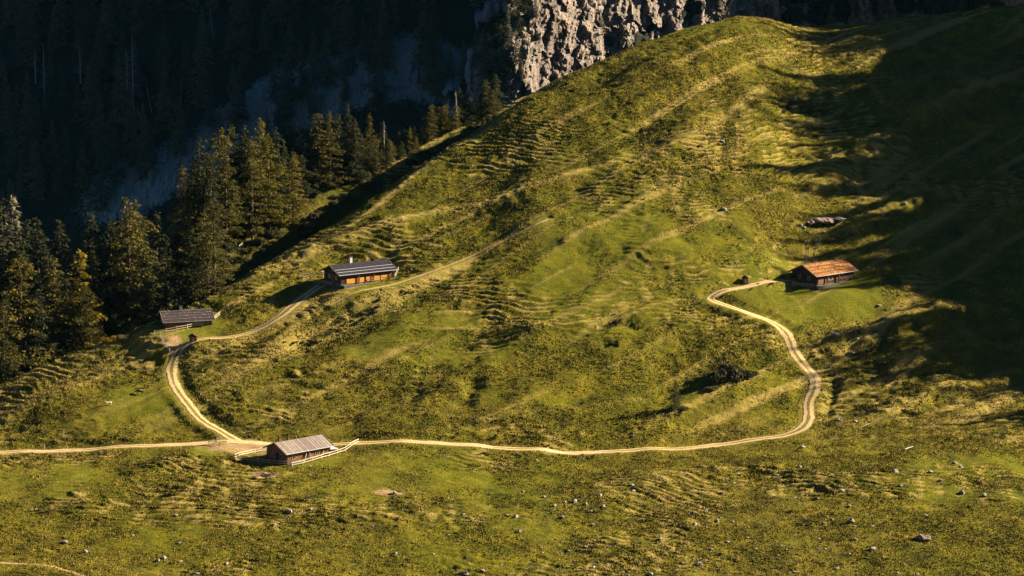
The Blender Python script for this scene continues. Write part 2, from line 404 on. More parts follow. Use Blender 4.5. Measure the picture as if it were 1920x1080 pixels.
# paler and lusher patches
for (u, v, r, k, name) in [(330, 640, 3, 1.0, 'lush'), (660, 390, 10, .5, 'lush'), (1100, 500, 22, .5, 'lush'), (1450, 515, 8, .8, 'lush'), (1545, 560, 14, .7, 'lush'),
                           (120, 890, 14, .5, 'lush'), (800, 640, 14, .5, 'lush'), (800, 900, 20, .35, 'lush'), (1300, 420, 14, .35, 'lush'), (400, 850, 5, .8, 'lush'),
                           (1850, 910, 16, .5, 'lush'), (1150, 300, 16, .25, 'lush'), (270, 760, 9, .5, 'lush'), (720, 925, 2.0, .9, 'soil'), (745, 928, 1.2, .8, 'soil'),
                           (485, 890, 1.8, .8, 'soil'), (510, 893, 1.3, .7, 'soil'), (445, 838, 5.0, .9, 'soil'), (420, 842, 3.5, .8, 'soil'), (333, 657, 2.6, .9, 'soil'),
                           (700, 590, 7, .5, 'heath_shade'), (640, 620, 8, .45, 'heath_shade'), (560, 770, 6, .25, 'heath_shade'), (1640, 640, 5, .5, 'heath_shade'), (1600, 690, 5, .35, 'heath_shade'),
                           (420, 400, 0, 0, 'heath_shade'), (300, 600, 6, .6, 'heath_shade'), (360, 560, 8, .55, 'heath_shade'), (450, 530, 6, .4, 'heath_shade'), (1400, 560, 6, .3, 'heath_shade'),
                           (1230, 250, 5, .5, 'heath_shade'), (1370, 700, 5, .5, 'heath_shade'), (150, 330, 0, 0, 'heath_shade'), (650, 505, 5, .3, 'lush'), (1480, 195, 5, .3, 'heath_shade')]:
    p = cast_fn(base_z, u, v)
    if not p or r == 0: continue
    w = window(p[0], p[1], r*2.2); d = np.hypot(X2[w]-p[0], Y2[w]-p[1])
    nn = fbm(X2[w]/(r*.8)+u, Y2[w]/(r*.8), 3, 7)
    ATT[name][w] = np.maximum(ATT[name][w], k*sstep(1.5, 0.5, d/r+nn*0.8))
# behind the pasture's crest the little spur is heathland and shrub, not mown grass
ycrest = np.interp(960+F*math.cos(PITCH)*A2, UT, ys)
bh = sstep(2, 9, Y2-ycrest)*sstep(1.05, .97, (960+F*math.cos(PITCH)*A2)/1000)
ATT['heath_shade'] = np.maximum(ATT['heath_shade'], bh*(0.75+0.3*fbm(X2/5, Y2/5, 3, 55)))
yspur = np.interp(960+F*math.cos(PITCH)*A2, UT, ye)
on = np.exp(-((Y2-yspur+1.0)/2.4)**2)*bh*sstep(-.35, .3, fbm(X2/6, Y2/9, 2, 77))
ATT['heath_shade'] *= 1-on; ATT['dry'] = np.maximum(ATT['dry'], on*.75)
rs = sstep(0.185, 0.2, A2); ATT['heath_shade'] = np.maximum(ATT['heath_shade'], rs*.8)

# natural relief: swells, hummocks, cattle terraces, tussocks
vis = sstep(-.3, -.2, A2)*sstep(.42, .3, A2)
low = fbm(X2/42, Y2/34, 3, 5)
Z2 += 1.1*fbm(X2/24, Y2/24, 3, 11)*vis
hum = fbm(X2/6.0, Y2/6.0, 3, 21)
Z2 += 0.30*hum*(1+0.5*low)
warp = 2.0*fbm(X2/20, Y2/11, 3, 31)+0.45*fbm(X2/4.0, Y2/2.3, 2, 33)
slopeish = sstep(598, 625, Y2)
ph = base_z(X2, Y2)/0.85+warp*1.0
ph = np.where(Y2 < 600, (Y2*0.40+X2*0.10)+warp*1.1, ph)
saw = (ph-np.floor(ph)); saw = sstep(0, .72, saw)-saw
tm = sstep(-.05, .35, fbm(X2/30+9, Y2/20, 3, 41)+0.15*low)
Z2 += (0.85*tm+.22)*saw*vis*(1-.75*ATT['lush'])
al = X2*.74+Y2*.67; ac = -X2*.67+Y2*.74
Z2 += 1.1*fbm(al/60, ac/7.5, 2, 131)*vis*sstep(600, 640, Y2)
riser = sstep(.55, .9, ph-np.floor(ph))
t1 = fbm(X2/1.7, Y2/1.1, 3, 61, .65); t1 = np.sign(t1)*np.abs(t1)**0.8
tm2 = 0.55+0.6*sstep(-.4, .5, fbm(X2/15, Y2/15, 3, 71))
smoothpatch = sstep(.45, .1, ATT['lush'])
Z2 += 0.22*t1*tm2*(.35+.65*smoothpatch)
Z2 += 0.35*np.maximum(0, fbm(X2/2.4+50, Y2/2.4, 2, 81)-.1)*tm2*ATT['heath_shade']*3
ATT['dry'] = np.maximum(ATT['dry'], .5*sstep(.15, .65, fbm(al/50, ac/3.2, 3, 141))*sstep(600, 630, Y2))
ATT['dry'] = np.maximum(ATT['dry'], .55*sstep(.25, .6, fbm(X2/2.0, Y2/5.0, 3, 99)*0.6+saw*1.4*tm)*tm)  # paler treads painted in, as if catching the sun
ATT['heath_shade'] = np.maximum(ATT['heath_shade'], riser*(.15+.45*tm)*sstep(-.5, .3, fbm(X2/3, Y2/3, 2, 123)))  # darker risers painted in for the shade on the terrace steps

def terrain_now(x, Y):
    fa = np.interp(x/Y, AX, np.arange(len(AX))); fy = np.interp(Y, YX, np.arange(len(YX)))
    ia = np.clip(fa.astype(int), 0, len(AX)-2); iy = np.clip(fy.astype(int), 0, len(YX)-2); ta = fa-ia; ty = fy-iy
    return (Z2[ia, iy]*(1-ta)+Z2[ia+1, iy]*ta)*(1-ty)+(Z2[ia, iy+1]*(1-ta)+Z2[ia+1, iy+1]*ta)*ty
# ---- building platforms
HUTS = {'h1': (560, 858), 'h2': (672, 527), 'h3': (345, 612), 'h4': (1545, 530)}
HUTP = {}
for k, (u, v) in HUTS.items():
    p = cast_fn(terrain_now, u, v); HUTP[k] = p
    w = window(p[0], p[1], 15); d = np.hypot(X2[w]-p[0], Y2[w]-p[1]); t = sstep(15.5, 5.5, d)
    Z2[w] = Z2[w]*(1-t)+(p[2]+(Z2[w]-p[2])*0.38)*t
    ATT['lush'][w] = np.maximum(ATT['lush'][w], sstep(11, 7, d)*.6); ATT['heath_shade'][w] *= 1-t

# ---- tracks: cut into the ground, the gravel laid on top
ROADS = [
 ('track', [(-60,846),(0,843),(120,839),(250,834),(370,830),(450,827),(560,828),(700,831),(820,836),(960,842),(1110,845),(1210,840),(1300,833),(1400,822),(1465,813),(1503,800),(1516,780),(1516,750),(1527,728),(1526,706),(1503,682),(1488,660),(1476,632),(1452,610),(1400,590),(1357,575),(1334,563),(1350,550),(1400,535),(1445,524),(1480,517)], 1.45),
 ('track', [(452,827),(415,806),(380,786),(354,760),(335,735),(323,705),(324,682),(345,660),(385,648),(430,640),(480,622),(522,602),(560,570),(603,541)], 1.30),
]
FP = [
 ('footpath', [(0,1052),(60,1056),(115,1064),(160,1082)], .3),
 ('footpath', [(1512,482),(1514,455),(1524,435),(1545,422)], .16),
 ('footpath', [(1525,482),(1532,455),(1550,430),(1580,412)], .16),
 ('footpath', [(1030,420),(1008,431),(950,455),(900,476),(850,498),(800,520),(750,541),(700,560),(660,573),(620,590)], .62),
 ('footpath', [(1612,800),(1690,775),(1740,757)], .12),
]
track_lines = []
for nm, pts, hw in ROADS+FP:
    L = px_line(pts, 0.5, lambda x, Y: base_z(x, Y))
    L[:, 2] = terrain_now(L[:, 0], L[:, 1]); n = 9 if hw > .5 else 4
    L[:, 2] = sm(L[:, 2], n); L[:, 0] = sm(L[:, 0], 4); L[:, 1] = sm(L[:, 1], 4)
    D, H = dist_field(L, hw*2.2+1.6)
    k = sstep(hw*2.2+(1.4 if hw > 1 else .5), hw+(0.35 if hw > 1 else .2), D); k = np.where(D > 900, 0, k)
    Z2[:] = Z2*(1-k)+(H-(0.10 if hw > 1 else .05))*k
    track_lines.append((nm, L, hw))
    ed = np.exp(-np.maximum(0, D-hw)/.5)*(D < 900)
    ATT['dry'] = np.maximum(ATT['dry'], .3*ed); ATT['heath_shade'] *= (1-.8*ed)

def ground(x, Y): return float(terrain_now(np.array([x], float), np.array([Y], float))[0])
def on_ground(u, v):
    p = cast_fn(terrain_now, u, v); return Vector(p) if p else None

na, ny = Z2.shape
ATT['dry'] = np.clip(ATT['dry'], 0, 1)
ATT['lush'] *= np.clip(1-1.6*ATT['dry'], 0, 1); ATT['heath_shade'] *= np.clip(1-1.2*ATT['dry'], 0, 1)
V = np.stack([X2, Y2, Z2], -1).reshape(-1, 3)
idx = np.arange(na*ny).reshape(na, ny)
Fq = np.stack([idx[:-1, :-1], idx[1:, :-1], idx[1:, 1:], idx[:-1, 1:]], -1).reshape(-1, 4)
me = mesh_np('ground', V, Fq, M['grass'], True)
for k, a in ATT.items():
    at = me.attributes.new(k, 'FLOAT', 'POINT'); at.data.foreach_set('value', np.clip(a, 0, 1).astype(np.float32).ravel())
go = link('ground', me); tag(go, kind='structure')

for nm, L, hw in track_lines:
    T = np.gradient(L[:, :2], axis=0); T /= np.linalg.norm(T, axis=1)[:, None]+1e-9; N = np.stack([-T[:, 1], T[:, 0]], 1)
    cs = np.linspace(-1, 1, 15); VV = []; vg = []
    wv = 1.06+0.30*fbm(L[:, 0]/2.2, L[:, 1]/2.2, 3, 5)
    rut = 0 if hw < 1 else 1
    for c in cs:
        z = L[:, 2]-0.02-0.05*(c*c)*(1 if hw > 1 else 0)+0.03*rut*np.exp(-(c/.25)**2)
        if abs(c) > .98: z = z-0.14
        VV.append(np.stack([L[:, 0]+N[:, 0]*c*hw*wv, L[:, 1]+N[:, 1]*c*hw*wv, z], 1))
        s_ = (0.95*math.exp(-(c/.34)**2) if rut else 0)+.95*float(sstep(.55, 1.0, abs(c)))
        if not rut and hw > .5: s_ = .25+.8*float(sstep(.4, 1.0, abs(c)))
        vg.append(np.full(len(L), s_))
    vgA = np.array(vg)
    if rut:
        m1 = sstep(-.5, .1, fbm(L[:, 0]/14, L[:, 1]/14, 2, 15)); vgA = vgA*(.45+.55*m1)[None, :]
    VV = np.array(VV); a, b = VV.shape[:2]; ix = np.arange(a*b).reshape(a, b)
    FF = np.stack([ix[:-1, :-1], ix[:-1, 1:], ix[1:, 1:], ix[1:, :-1]], -1).reshape(-1, 4)
    me = mesh_np(nm, VV.reshape(-1, 3), FF, M['gravel'], True)
    at = me.attributes.new('verge', 'FLOAT', 'POINT'); at.data.foreach_set('value', vgA.astype(np.float32).ravel())
    tag(link(nm, me), kind='structure')
# ---- tussocks: far too many to count, one object
rng = np.random.default_rng(5)
NT = 950000
aa = rng.uniform(-.19, .19, NT); yy = np.sqrt(rng.uniform(508**2, 800**2, NT)); xx = aa*yy
uu = 960+F*math.cos(PITCH)*aa
keep = yy < np.interp(uu, UT, ys)+6
dens = 0.5+0.9*fbm(xx/7, yy/7, 3, 301)+0.35*fbm(xx/40, yy/30, 2, 303)
def att_at(name, x, Y):
    ia = np.clip(np.searchsorted(AX, x/Y), 0, len(AX)-1); iy = np.clip(np.searchsorted(YX, Y), 0, len(YX)-1)
    return ATT[name][ia, iy]
dens -= 0.35*att_at('dry', xx, yy)+0.75*att_at('lush', xx, yy)+2*att_at('soil', xx, yy)
for nm, L, hw in track_lines:
    if hw < .5: continue
    Dk = np.full(Z2.shape, 99, np.float32); D, _ = dist_field(L[::2], hw+1.5)
    ia = np.clip(np.searchsorted(AX, xx/yy), 0, len(AX)-1); iy = np.clip(np.searchsorted(YX, yy), 0, len(YX)-1)
    dens -= 5*(D[ia, iy] < hw+0.35)
for k, p in HUTP.items(): dens -= 5*(np.hypot(xx-p[0], yy-p[1]) < 8.0)
keep &= rng.uniform(0, 1, NT) < dens
xx, yy = xx[keep], yy[keep]; n = len(xx); zz = terrain_now(xx, yy)-0.05
ht = att_at('heath_shade', xx, yy)
r = rng.uniform(.08, .21, n)*(1+.5*ht); h = rng.uniform(.14, .40, n)*(1+.6*ht); th = rng.uniform(0, 6.28, n)
K = 4; VT = np.zeros((n, K+1, 3))
for j in range(K):
    rr = r*rng.uniform(.6, 1.3, n); t = th+j*2*math.pi/K
    VT[:, j, 0] = xx+rr*np.cos(t); VT[:, j, 1] = yy+rr*np.sin(t); VT[:, j, 2] = zz-.05
VT[:, K, 0] = xx+rng.normal(0, .07, n); VT[:, K, 1] = yy+rng.normal(0, .07, n); VT[:, K, 2] = zz+h
b0 = (np.arange(n)*(K+1))[:, None]
FT = np.stack([np.concatenate([b0+j, b0+(j+1) % K, b0+K], 1) for j in range(K)], 1).reshape(-1, 3)
def make_tuft():
    m, nt, b = new_mat('tussock_blades'); v = ocoord(nt)
    med = noise(nt, v, 0.22, 4, 0.6, 0.4); fine = noise(nt, v, 2.6, 2, 0.6)
    c = ramp(nt, math_n(nt, 'ADD', math_n(nt, 'MULTIPLY', med, .55), math_n(nt, 'MULTIPLY', fine, .45)), [(0.36, (0.075, 0.080, 0.014)), (0.5, (0.20, 0.165, 0.025)), (0.64, (0.40, 0.325, 0.070))])
    c = mixc(nt, 1.0, c, ramp(nt, attr(nt, 'tone'), [(0, (.58, .64, .62)), (.45, (.88, .90, .86)), (.8, (1.15, 1.1, 1.1)), (1, (1.9, 1.75, 1.9))]), 'MULTIPLY')
    c = mixc(nt, math_n(nt, 'MULTIPLY', attr(nt, 'heath_shade'), .85), c, (0.040, 0.044, 0.016))
    c = mixc(nt, attr(nt, 'straw_lit'), c, (0.62, 0.45, 0.14))
    nt.links.new(c, b.inputs['Base Color']); b.inputs['Roughness'].default_value = .9; b.inputs['Specular IOR Level'].default_value = .05
    translucent(nt, b, c, .22); return m
me = mesh_np('tussock_grass', VT.reshape(-1, 3), FT, make_tuft(), False)
at = me.attributes.new('heath_shade', 'FLOAT', 'POINT'); at.data.foreach_set('value', np.repeat(np.clip(ht, 0, 1), K+1).astype(np.float32))
at = me.attributes.new('straw_lit', 'FLOAT', 'POINT'); at.data.foreach_set('value', np.repeat(np.clip(att_at('dry', xx, yy)*.9, 0, 1), K+1).astype(np.float32))
at = me.attributes.new('tone', 'FLOAT', 'POINT'); at.data.foreach_set('value', np.repeat(rng.uniform(0, 1, n), K+1).astype(np.float32))
tag(link('tussock_grass', me), 'rough yellow green tussock grass covering the sunlit pasture', 'grass', kind='stuff')

# ------------------------------------------------------------------ the far mountainside: forest wall left, limestone cliff right
def wall_mesh():
    ux = np.concatenate([np.arange(-420, -200, 4.0), np.arange(-200, 175, .55), np.arange(175, 520, 5.0)])
    zz = np.concatenate([np.arange(-70, 10, 3.0), np.arange(10, 165, .55), np.arange(165, 430, 5.0)])
    X, Z = np.meshgrid(ux, zz, indexing='ij')
    cl = sstep(-5, 3, X+5-0.35*(Z-118)+17*fbm(X/11, Z/11, 4, 203))       # 1 on the cliff
    Y0 = np.where(X < 0, 985-0.50*X, 985+0.78*np.minimum(X, 90)+.22*np.clip(X-90, 0, 60)+.2*np.maximum(0, X-150))
    Y = Y0+(Z-40)*(1.0*(1-cl)+0.22*cl)
    # cliff relief: vertical buttresses, chimneys and ledges
    c = fbm(X/16+.3*fbm(X/30, Z/30, 2, 1), Z/60, 4, 211); f = fbm(X/4.0, Z/9, 4, 213, .6); led = fbm(X/14, Z/3.2+X*.05, 3, 217)
    q = fbm(X/2.0+Z*.06, Z/4.0, 3, 219)
    blk = np.floor((fbm(X/5, Z/7, 2, 223)+1)*3)/3
    rid = lambda a: 1-np.abs(a)*2.2
    def facets(px, pz, sx, sz, seed, tilt, step):
        gx = px/sx; gz = pz/sz; bx = np.floor(gx); bz = np.floor(gz); best = np.full(px.shape, 9.0); out = np.zeros(px.shape)
        for i in (-1, 0, 1):
            for j in (-1, 0, 1):
                cx_ = bx+i; cz_ = bz+j; ox = cx_+hash2(cx_, cz_, seed); oz = cz_+hash2(cx_, cz_, seed+1)
                d = (gx-ox)**2+(gz-oz)**2; m = d < best; best = np.where(m, d, best)
                val = (hash2(cx_, cz_, seed+2)-.5)*2*tilt*(gx-ox)*sx+(hash2(cx_, cz_, seed+3)-.5)*1.4*tilt*(gz-oz)*sz+(hash2(cx_, cz_, seed+4)-.5)*step
                out = np.where(m, val, out)
        return out
    sk = X+.25*Z
    wx = X+3.5*fbm(X/14, Z/20, 3, 241); tri = np.abs(((Z/8.5+wx*.06+fbm(X/12, Z/40, 2, 243)) % 1)-.5)
    fxw = wx+1.2*fbm(X/3, Z/3, 2, 251); fzw = Z+1.2*fbm(X/3, Z/3, 2, 253)
    Y = Y-cl*(4.2*rid(fbm(wx/26, Z/60, 3, 211))+2.2*rid(fbm(wx/7, Z/26, 3, 213))+facets(sk*1.0+2*fbm(X/6, Z/6, 2, 9), Z, 5.0, 7.0, 301, .5, 2.0)+facets(fxw, fzw, 1.8, 2.8, 331, .75, 0.9)+facets(X, Z, .9, 1.5, 341, .7, .3)+.5*tri)
    band_z = np.interp(X, [-175, -138, -112, -90, -62, -40, -10], [38, 52, 66, 80, 90, 96, 92])
    band = np.exp(-((Z-band_z+4*fbm(X/9, Z/9, 3, 227))/13.0)**4)*sstep(-185, -140, X)*sstep(-8, -22, X)
    Y = Y+(1-cl)*(6*fbm(X/30, Z/30, 3, 205)+1.5*fbm(X/5, Z/5, 3, 207))+band*(2.6*fbm(X/2.2, Z/7, 4, 209, .6)+1.2*fbm(X/9, Z/1.6, 2, 210)-2)
    rock = np.clip(cl*sstep(-.62, -.2, fbm(X/15, Z/13, 4, 231)+.10*f-.30*sstep(60, 130, X)+.10)+band*.74, 0, 1)  # rock fades to the dark colour rightwards, painting the cliff's shade
    V = np.stack([X, Y, Z], -1).reshape(-1, 3); a, b = X.shape; ix = np.arange(a*b).reshape(a, b)
    FF = np.stack([ix[:-1, :-1], ix[1:, :-1], ix[1:, 1:], ix[:-1, 1:]], -1).reshape(-1, 4)
    m, nt, bs = new_mat('mountainside'); v = ocoord(nt)
    mp = nt.nodes.new('ShaderNodeMapping'); mp.inputs['Scale'].default_value = (1, .4, .35); nt.links.new(v, mp.inputs[0])
    n1 = noise(nt, mp.outputs[0], .22, 6, .7, .6); n2 = noise(nt, v, .9, 5, .7)
    n3 = noise(nt, mp.outputs[0], .7, 5, .75, 1.2)
    rk = ramp(nt, n1, [(0.30, (0.10, 0.09, 0.085)), (0.42, (0.26, 0.21, 0.175)), (0.55, (0.42, 0.335, 0.275)), (0.70, (0.27, 0.25, 0.24))])
    rk = mixc(nt, .8, rk, ramp(nt, n2, [(.3, (.45,)*3), (.65, (1.3,)*3)]), 'MULTIPLY')
    rk = mixc(nt, ramp(nt, math_n(nt, 'ABSOLUTE', math_n(nt, 'SUBTRACT', n3, .5)), [(0.0, (1,)*3), (.05, (0,)*3)]), rk, (0.05, 0.045, 0.04))
    rk = mixc(nt, attr(nt, 'scree'), rk, mixc(nt, n1, (0.13, 0.20, 0.20), (0.32, 0.39, 0.37)))  # teal tint paints the blue haze glow into the scree
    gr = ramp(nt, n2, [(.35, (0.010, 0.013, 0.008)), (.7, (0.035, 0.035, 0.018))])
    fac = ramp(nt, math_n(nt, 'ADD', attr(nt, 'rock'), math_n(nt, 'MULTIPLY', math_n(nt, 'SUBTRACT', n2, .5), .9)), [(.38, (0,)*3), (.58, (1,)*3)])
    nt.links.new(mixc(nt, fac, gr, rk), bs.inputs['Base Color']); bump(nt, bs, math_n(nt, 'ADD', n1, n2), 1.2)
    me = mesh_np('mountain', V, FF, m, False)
    at = me.attributes.new('rock', 'FLOAT', 'POINT'); at.data.foreach_set('value', rock.astype(np.float32).ravel())
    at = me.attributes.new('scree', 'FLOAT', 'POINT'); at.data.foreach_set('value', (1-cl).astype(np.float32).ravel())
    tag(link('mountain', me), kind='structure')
    return ux, zz, Y
WX, WZ, WY = wall_mesh()
def wall_hit(u, v):
    ax, az = pix_dir(u, v); Yr = np.arange(880, 1350, .5); x = ax*Yr; z = CAMZ+az*Yr
    i = np.clip(np.searchsorted(WX, x), 0, len(WX)-1); j = np.clip(np.searchsorted(WZ, z), 0, len(WZ)-1)
    k = np.where(Yr > WY[i, j])[0]
    if len(k) == 0: return None
    return Vector((x[k[0]], Yr[k[0]], z[k[0]]))

# unseen slopes added around the viewpoint to block skylight and darken the shade
def sky_screen():
    th = np.linspace(rad(115), rad(392), 95); t = np.linspace(0, 1, 26); A, T = np.meshgrid(th, t, indexing='ij')
    R = 480+420*T; Hh = 40+520*T*(1+.25*fbm(A*6, T*2, 3, 401))*np.minimum(1, (A-rad(112))/.5)*(1-.33*sstep(rad(312), rad(330), A))*(1-.6*sstep(rad(235), rad(205), A))
    X = R*np.cos(A)*1.15; Y = 330+R*np.sin(A)+20*fbm(A*14, T*6, 3, 403)
    V = np.stack([X, Y, Hh], -1).reshape(-1, 3); a, b = X.shape; ix = np.arange(a*b).reshape(a, b)
    FF = np.stack([ix[:-1, :-1], ix[:-1, 1:], ix[1:, 1:], ix[1:, :-1]], -1).reshape(-1, 4)
    m = simple_mat('sky_screen_slope', (0.012, 0.016, 0.008), (0.04, 0.045, 0.02), .05, .95, 0)
    tag(link('mountain', mesh_np('mountain', V, FF, m, True)), kind='structure')  # added sky-blocking ring, outside the view
sky_screen()

# ------------------------------------------------------------------ trees
def conifer_meshes(seed, H=24.0, R=3.4, dens=1.0, droop=.35, irregular=.35, first=.08, mat='spruce', leaf=.42, power=.85, bare=0.0):
    rg = np.random.default_rng(seed); V = []; nb = int(H*8.5*dens)
    lean = rg.normal(0, .012, 2)
    P = []; S = []
    p1, p2, p3 = rg.uniform(0, 6.28, 3); f1 = rg.uniform(.5, .9)
    for i in range(nb):
        t = first+(1-first)*(i+rg.uniform(0, 1))/nb
        if rg.uniform() < bare*(1-t): continue
        L = R*((1-t)**power+.035)*(1+.22*math.sin(t*H*f1+p1)+.16*math.sin(t*H*f1*2.3+p2))*rg.uniform(1-irregular, 1+irregular*.7)*(0.55+.45*min(1, (t-first+.12)/.2))
        phi = rg.uniform(0, 2*math.pi); L *= 1+.24*math.cos(phi-p3)+.2*math.sin(3*phi+t*9); z0 = t*H
        n = max(4, int(L/leaf*4.4))
        s = np.sqrt(rg.uniform(.02, 1, n)); wdt = .22*L*(1.15-s)+.15
        x = s*L; zc = z0-droop*L*s*s+(.10*L*s)+rg.normal(0, .12, n); side = rg.normal(0, 1, n)*wdt
        px = x*math.cos(phi)-side*math.sin(phi)+lean[0]*z0; py = x*math.sin(phi)+side*math.cos(phi)+lean[1]*z0
        P.append(np.stack([px, py, zc], 1)); S.append(leaf*(.75+.7*rg.uniform(0, 1, n))*(0.8+.3*(1-t)))
    P = np.concatenate(P); S = np.concatenate(S); n = len(P)
    d = P.copy(); d[:, 2] = 0; d /= np.linalg.norm(d, axis=1)[:, None]+1e-6
    d += rg.normal(0, .55, (n, 3)); d[:, 2] -= .35; d /= np.linalg.norm(d, axis=1)[:, None]
    u_ = np.cross(d, rg.normal(0, 1, (n, 3))+np.array([0, 0, 1.2])); u_ /= np.linalg.norm(u_, axis=1)[:, None]
    a = P-d*S[:, None]*.5; b = P+d*S[:, None]*.9; w = u_*S[:, None]*.40
    VV = np.stack([a, P+w, b, P-w], 1).reshape(-1, 3); FF = np.arange(n*4).reshape(n, 4)
    crown = mesh_np('crown', VV, FF, M[mat])
    tb = MB(); pts = [(0, 0, -1.0), (lean[0]*H*.5, lean[1]*H*.5, H*.5), (lean[0]*H, lean[1]*H, H*.985)]
    r0 = H*.0135; tb.bar(pts[0], pts[1], r0, r0*.55, 7); tb.bar(pts[1], pts[2], r0*.55, .02, 7)
    for i in range(14):
        z = H*rg.uniform(.1, .7); ph = rg.uniform(0, 6.28); l = R*.75*(1-z/H)
        tb.bar((lean[0]*z, lean[1]*z, z), (l*math.cos(ph), l*math.sin(ph), z-.12*l), .05, .015, 4)
    tm = bpy.data.meshes.new('trunk'); tm.from_pydata(tb.v, [], tb.f); tm.update(); tm.materials.append(M['trunk'])
    return crown, tm, H
KIND = {
 'spruce': [conifer_meshes(10+i, 24, 3.6+.3*(i%4), 1.0, .40, .5, .04, 'spruce', .34, [.85,.65,.95,.55,.75,.6,.8][i], bare=[.1,.3,.15,.35,.2,.05,.25][i]) for i in range(7)],
 'larch': [conifer_meshes(30+i, 24, 3.6+.35*(i%4), .85, .22, .6, .10, 'larch', .30, [.5,.75,.6,.9,.45,.65][i], bare=[.35,.2,.3,.1,.4,.2][i]) for i in range(6)],
 'gold': [conifer_meshes(50+i, 24, 4.4, .9, .20, .5, .06, 'gold', .30, .75, bare=.1) for i in range(2)],
 'rust': [conifer_meshes(60, 24, 4, .8, .25, .5, .08, 'rust', .34)],
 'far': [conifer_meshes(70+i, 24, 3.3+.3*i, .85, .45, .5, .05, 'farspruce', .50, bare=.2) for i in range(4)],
}
trng = random.Random(3)
def tree(kind, base, H, label, group, name=None, wide=1.0):
    var = trng.choice(KIND[kind]); s = H/var[2]
    nm = {'spruce': 'spruce_tree', 'larch': 'larch_tree', 'gold': 'golden_larch_tree', 'rust': 'rusty_larch_tree', 'far': 'spruce_tree'}[kind]
    r = empty(name or nm, base, trng.uniform(0, 6.28), label, 'tree', group); r.scale = (s*wide, s*wide, s)
    link('crown', var[0], r); link('trunk', var[1], r)
    return r
def tree_px(kind, u, vtop, Y, label, group, wide=1.0):
    x = pix_dir(u, vtop)[0]*Y; g = ground(x, Y); zt = zat(vtop, Y)
    if zt-g < 1.5: return None
    return tree(kind, (x, Y, g-.1), zt-g, label, group, wide=wide)
# trees standing on the spur behind the crest
SP = [  # u, v of the tip, metres behind (+) or before (-) the spur's crest, kind, label
 (344, 308, 2, 'gold', 'short golden larch at the left foot of the sunlit grove on the spur'),
 (362, 300, 5, 'larch', 'slim olive larch second from the left end of the sunlit grove'),
 (375, 257, 0, 'spruce', 'dark broad spruce near the left end of the sunlit grove'),
 (392, 285, -3, 'spruce', 'dark spruce low in front between two taller trees at the left of the sunlit grove'),
 (407, 240, 4, 'larch', 'tall larch with a ragged tip left of the golden larch in the sunlit grove'),
 (421, 262, -2, 'larch', 'brownish green larch leaning in front of the taller trees left of the golden larch'),
 (438, 233, 6, 'spruce', 'tall brown green spruce directly left of the golden larch'),
 (454, 236, 2, 'spruce', 'tall dark spruce pressed against the left side of the golden larch'),
 (470, 262, -4, 'larch', 'olive larch below and in front of the golden larch'),
 (486, 222, 0, 'gold', 'tallest bright golden larch in the middle of the sunlit grove'),
 (503, 250, -3, 'gold', 'yellow green larch in front of the tallest golden larch on its right side'),
 (516, 238, 5, 'spruce', 'greyish spruce with a sharp tip right of the golden larch'),
 (532, 262, 6, 'spruce', 'dark spruce between the grey tipped spruce and the lone pointed larch'),
 (548, 284, -6, 'larch', 'slender pointed larch standing forward at the right of the golden larch'),
 (557, 233, 8, 'spruce', 'thin dark spruce rising behind the slender pointed larch'),
 (575, 268, 10, 'spruce', 'small dark spruce in the gap between the two halves of the grove'),
 (585, 235, 6, 'spruce', 'dark spruce at the left edge of the grove above the lit grass patch'),
 (598, 212, 3, 'larch', 'tall olive larch left of the twin tipped larch above the lit grass patch'),
 (618, 206, 2, 'larch', 'large twin tipped larch above the lit grass patch'),
 (632, 214, 6, 'spruce', 'dark spruce standing behind the twin tipped larch'),
 (651, 197, 2, 'spruce', 'tallest spruce of the right half of the grove above the lit grass patch'),
 (664, 222, 0, 'spruce', 'dark spruce on the right flank of the tallest spruce above the lit grass patch'),
 (680, 250, 7, 'spruce', 'low dark spruce in the dip right of the tallest spruce'),
 (692, 211, 3, 'larch', 'tall yellow lit larch right of the dip in the grove'),
 (704, 250, -3, 'larch', 'brown green larch in front and to the right of the yellow lit larch'),
 (720, 226, 5, 'spruce', 'dark spruce with a thin bare tip near the right end of the grove'),
 (729, 260, -3, 'spruce', 'dark spruce bottom right of the grove, close to the pasture crest'),
 (748, 243, 5, 'larch', 'olive larch near the right end of the grove'),
 (762, 285, -3, 'rust', 'small rust brown larch at the right end of the grove'),
 (779, 262, 3, 'larch', 'short larch standing alone right of the rust brown larch'),
 (803, 210, 2, 'larch', 'larch rising from the crest left of the bleached dead tree'),
 (826, 232, -1, 'spruce', 'small spruce between the two larches left of the bleached dead tree'),
 (837, 193, 0, 'larch', 'tall larch next to the bleached dead tree'),
 (874, 200, 4, 'spruce', 'small spruce right of the bleached dead tree'),
 (890, 188, 6, 'larch', 'light green larch on the crest right of the bleached dead tree'),
 (907, 164, 5, 'spruce', 'bushy spruce high on the crest beneath the cliff'),
]
for (u, vt, dY, kd, lb) in SP:
    Y = float(np.interp(u, UT, ye))+dY+1
    tree_px(kd, u, vt, Y, lb, 'conifers on the spur behind the crest', 1.15)
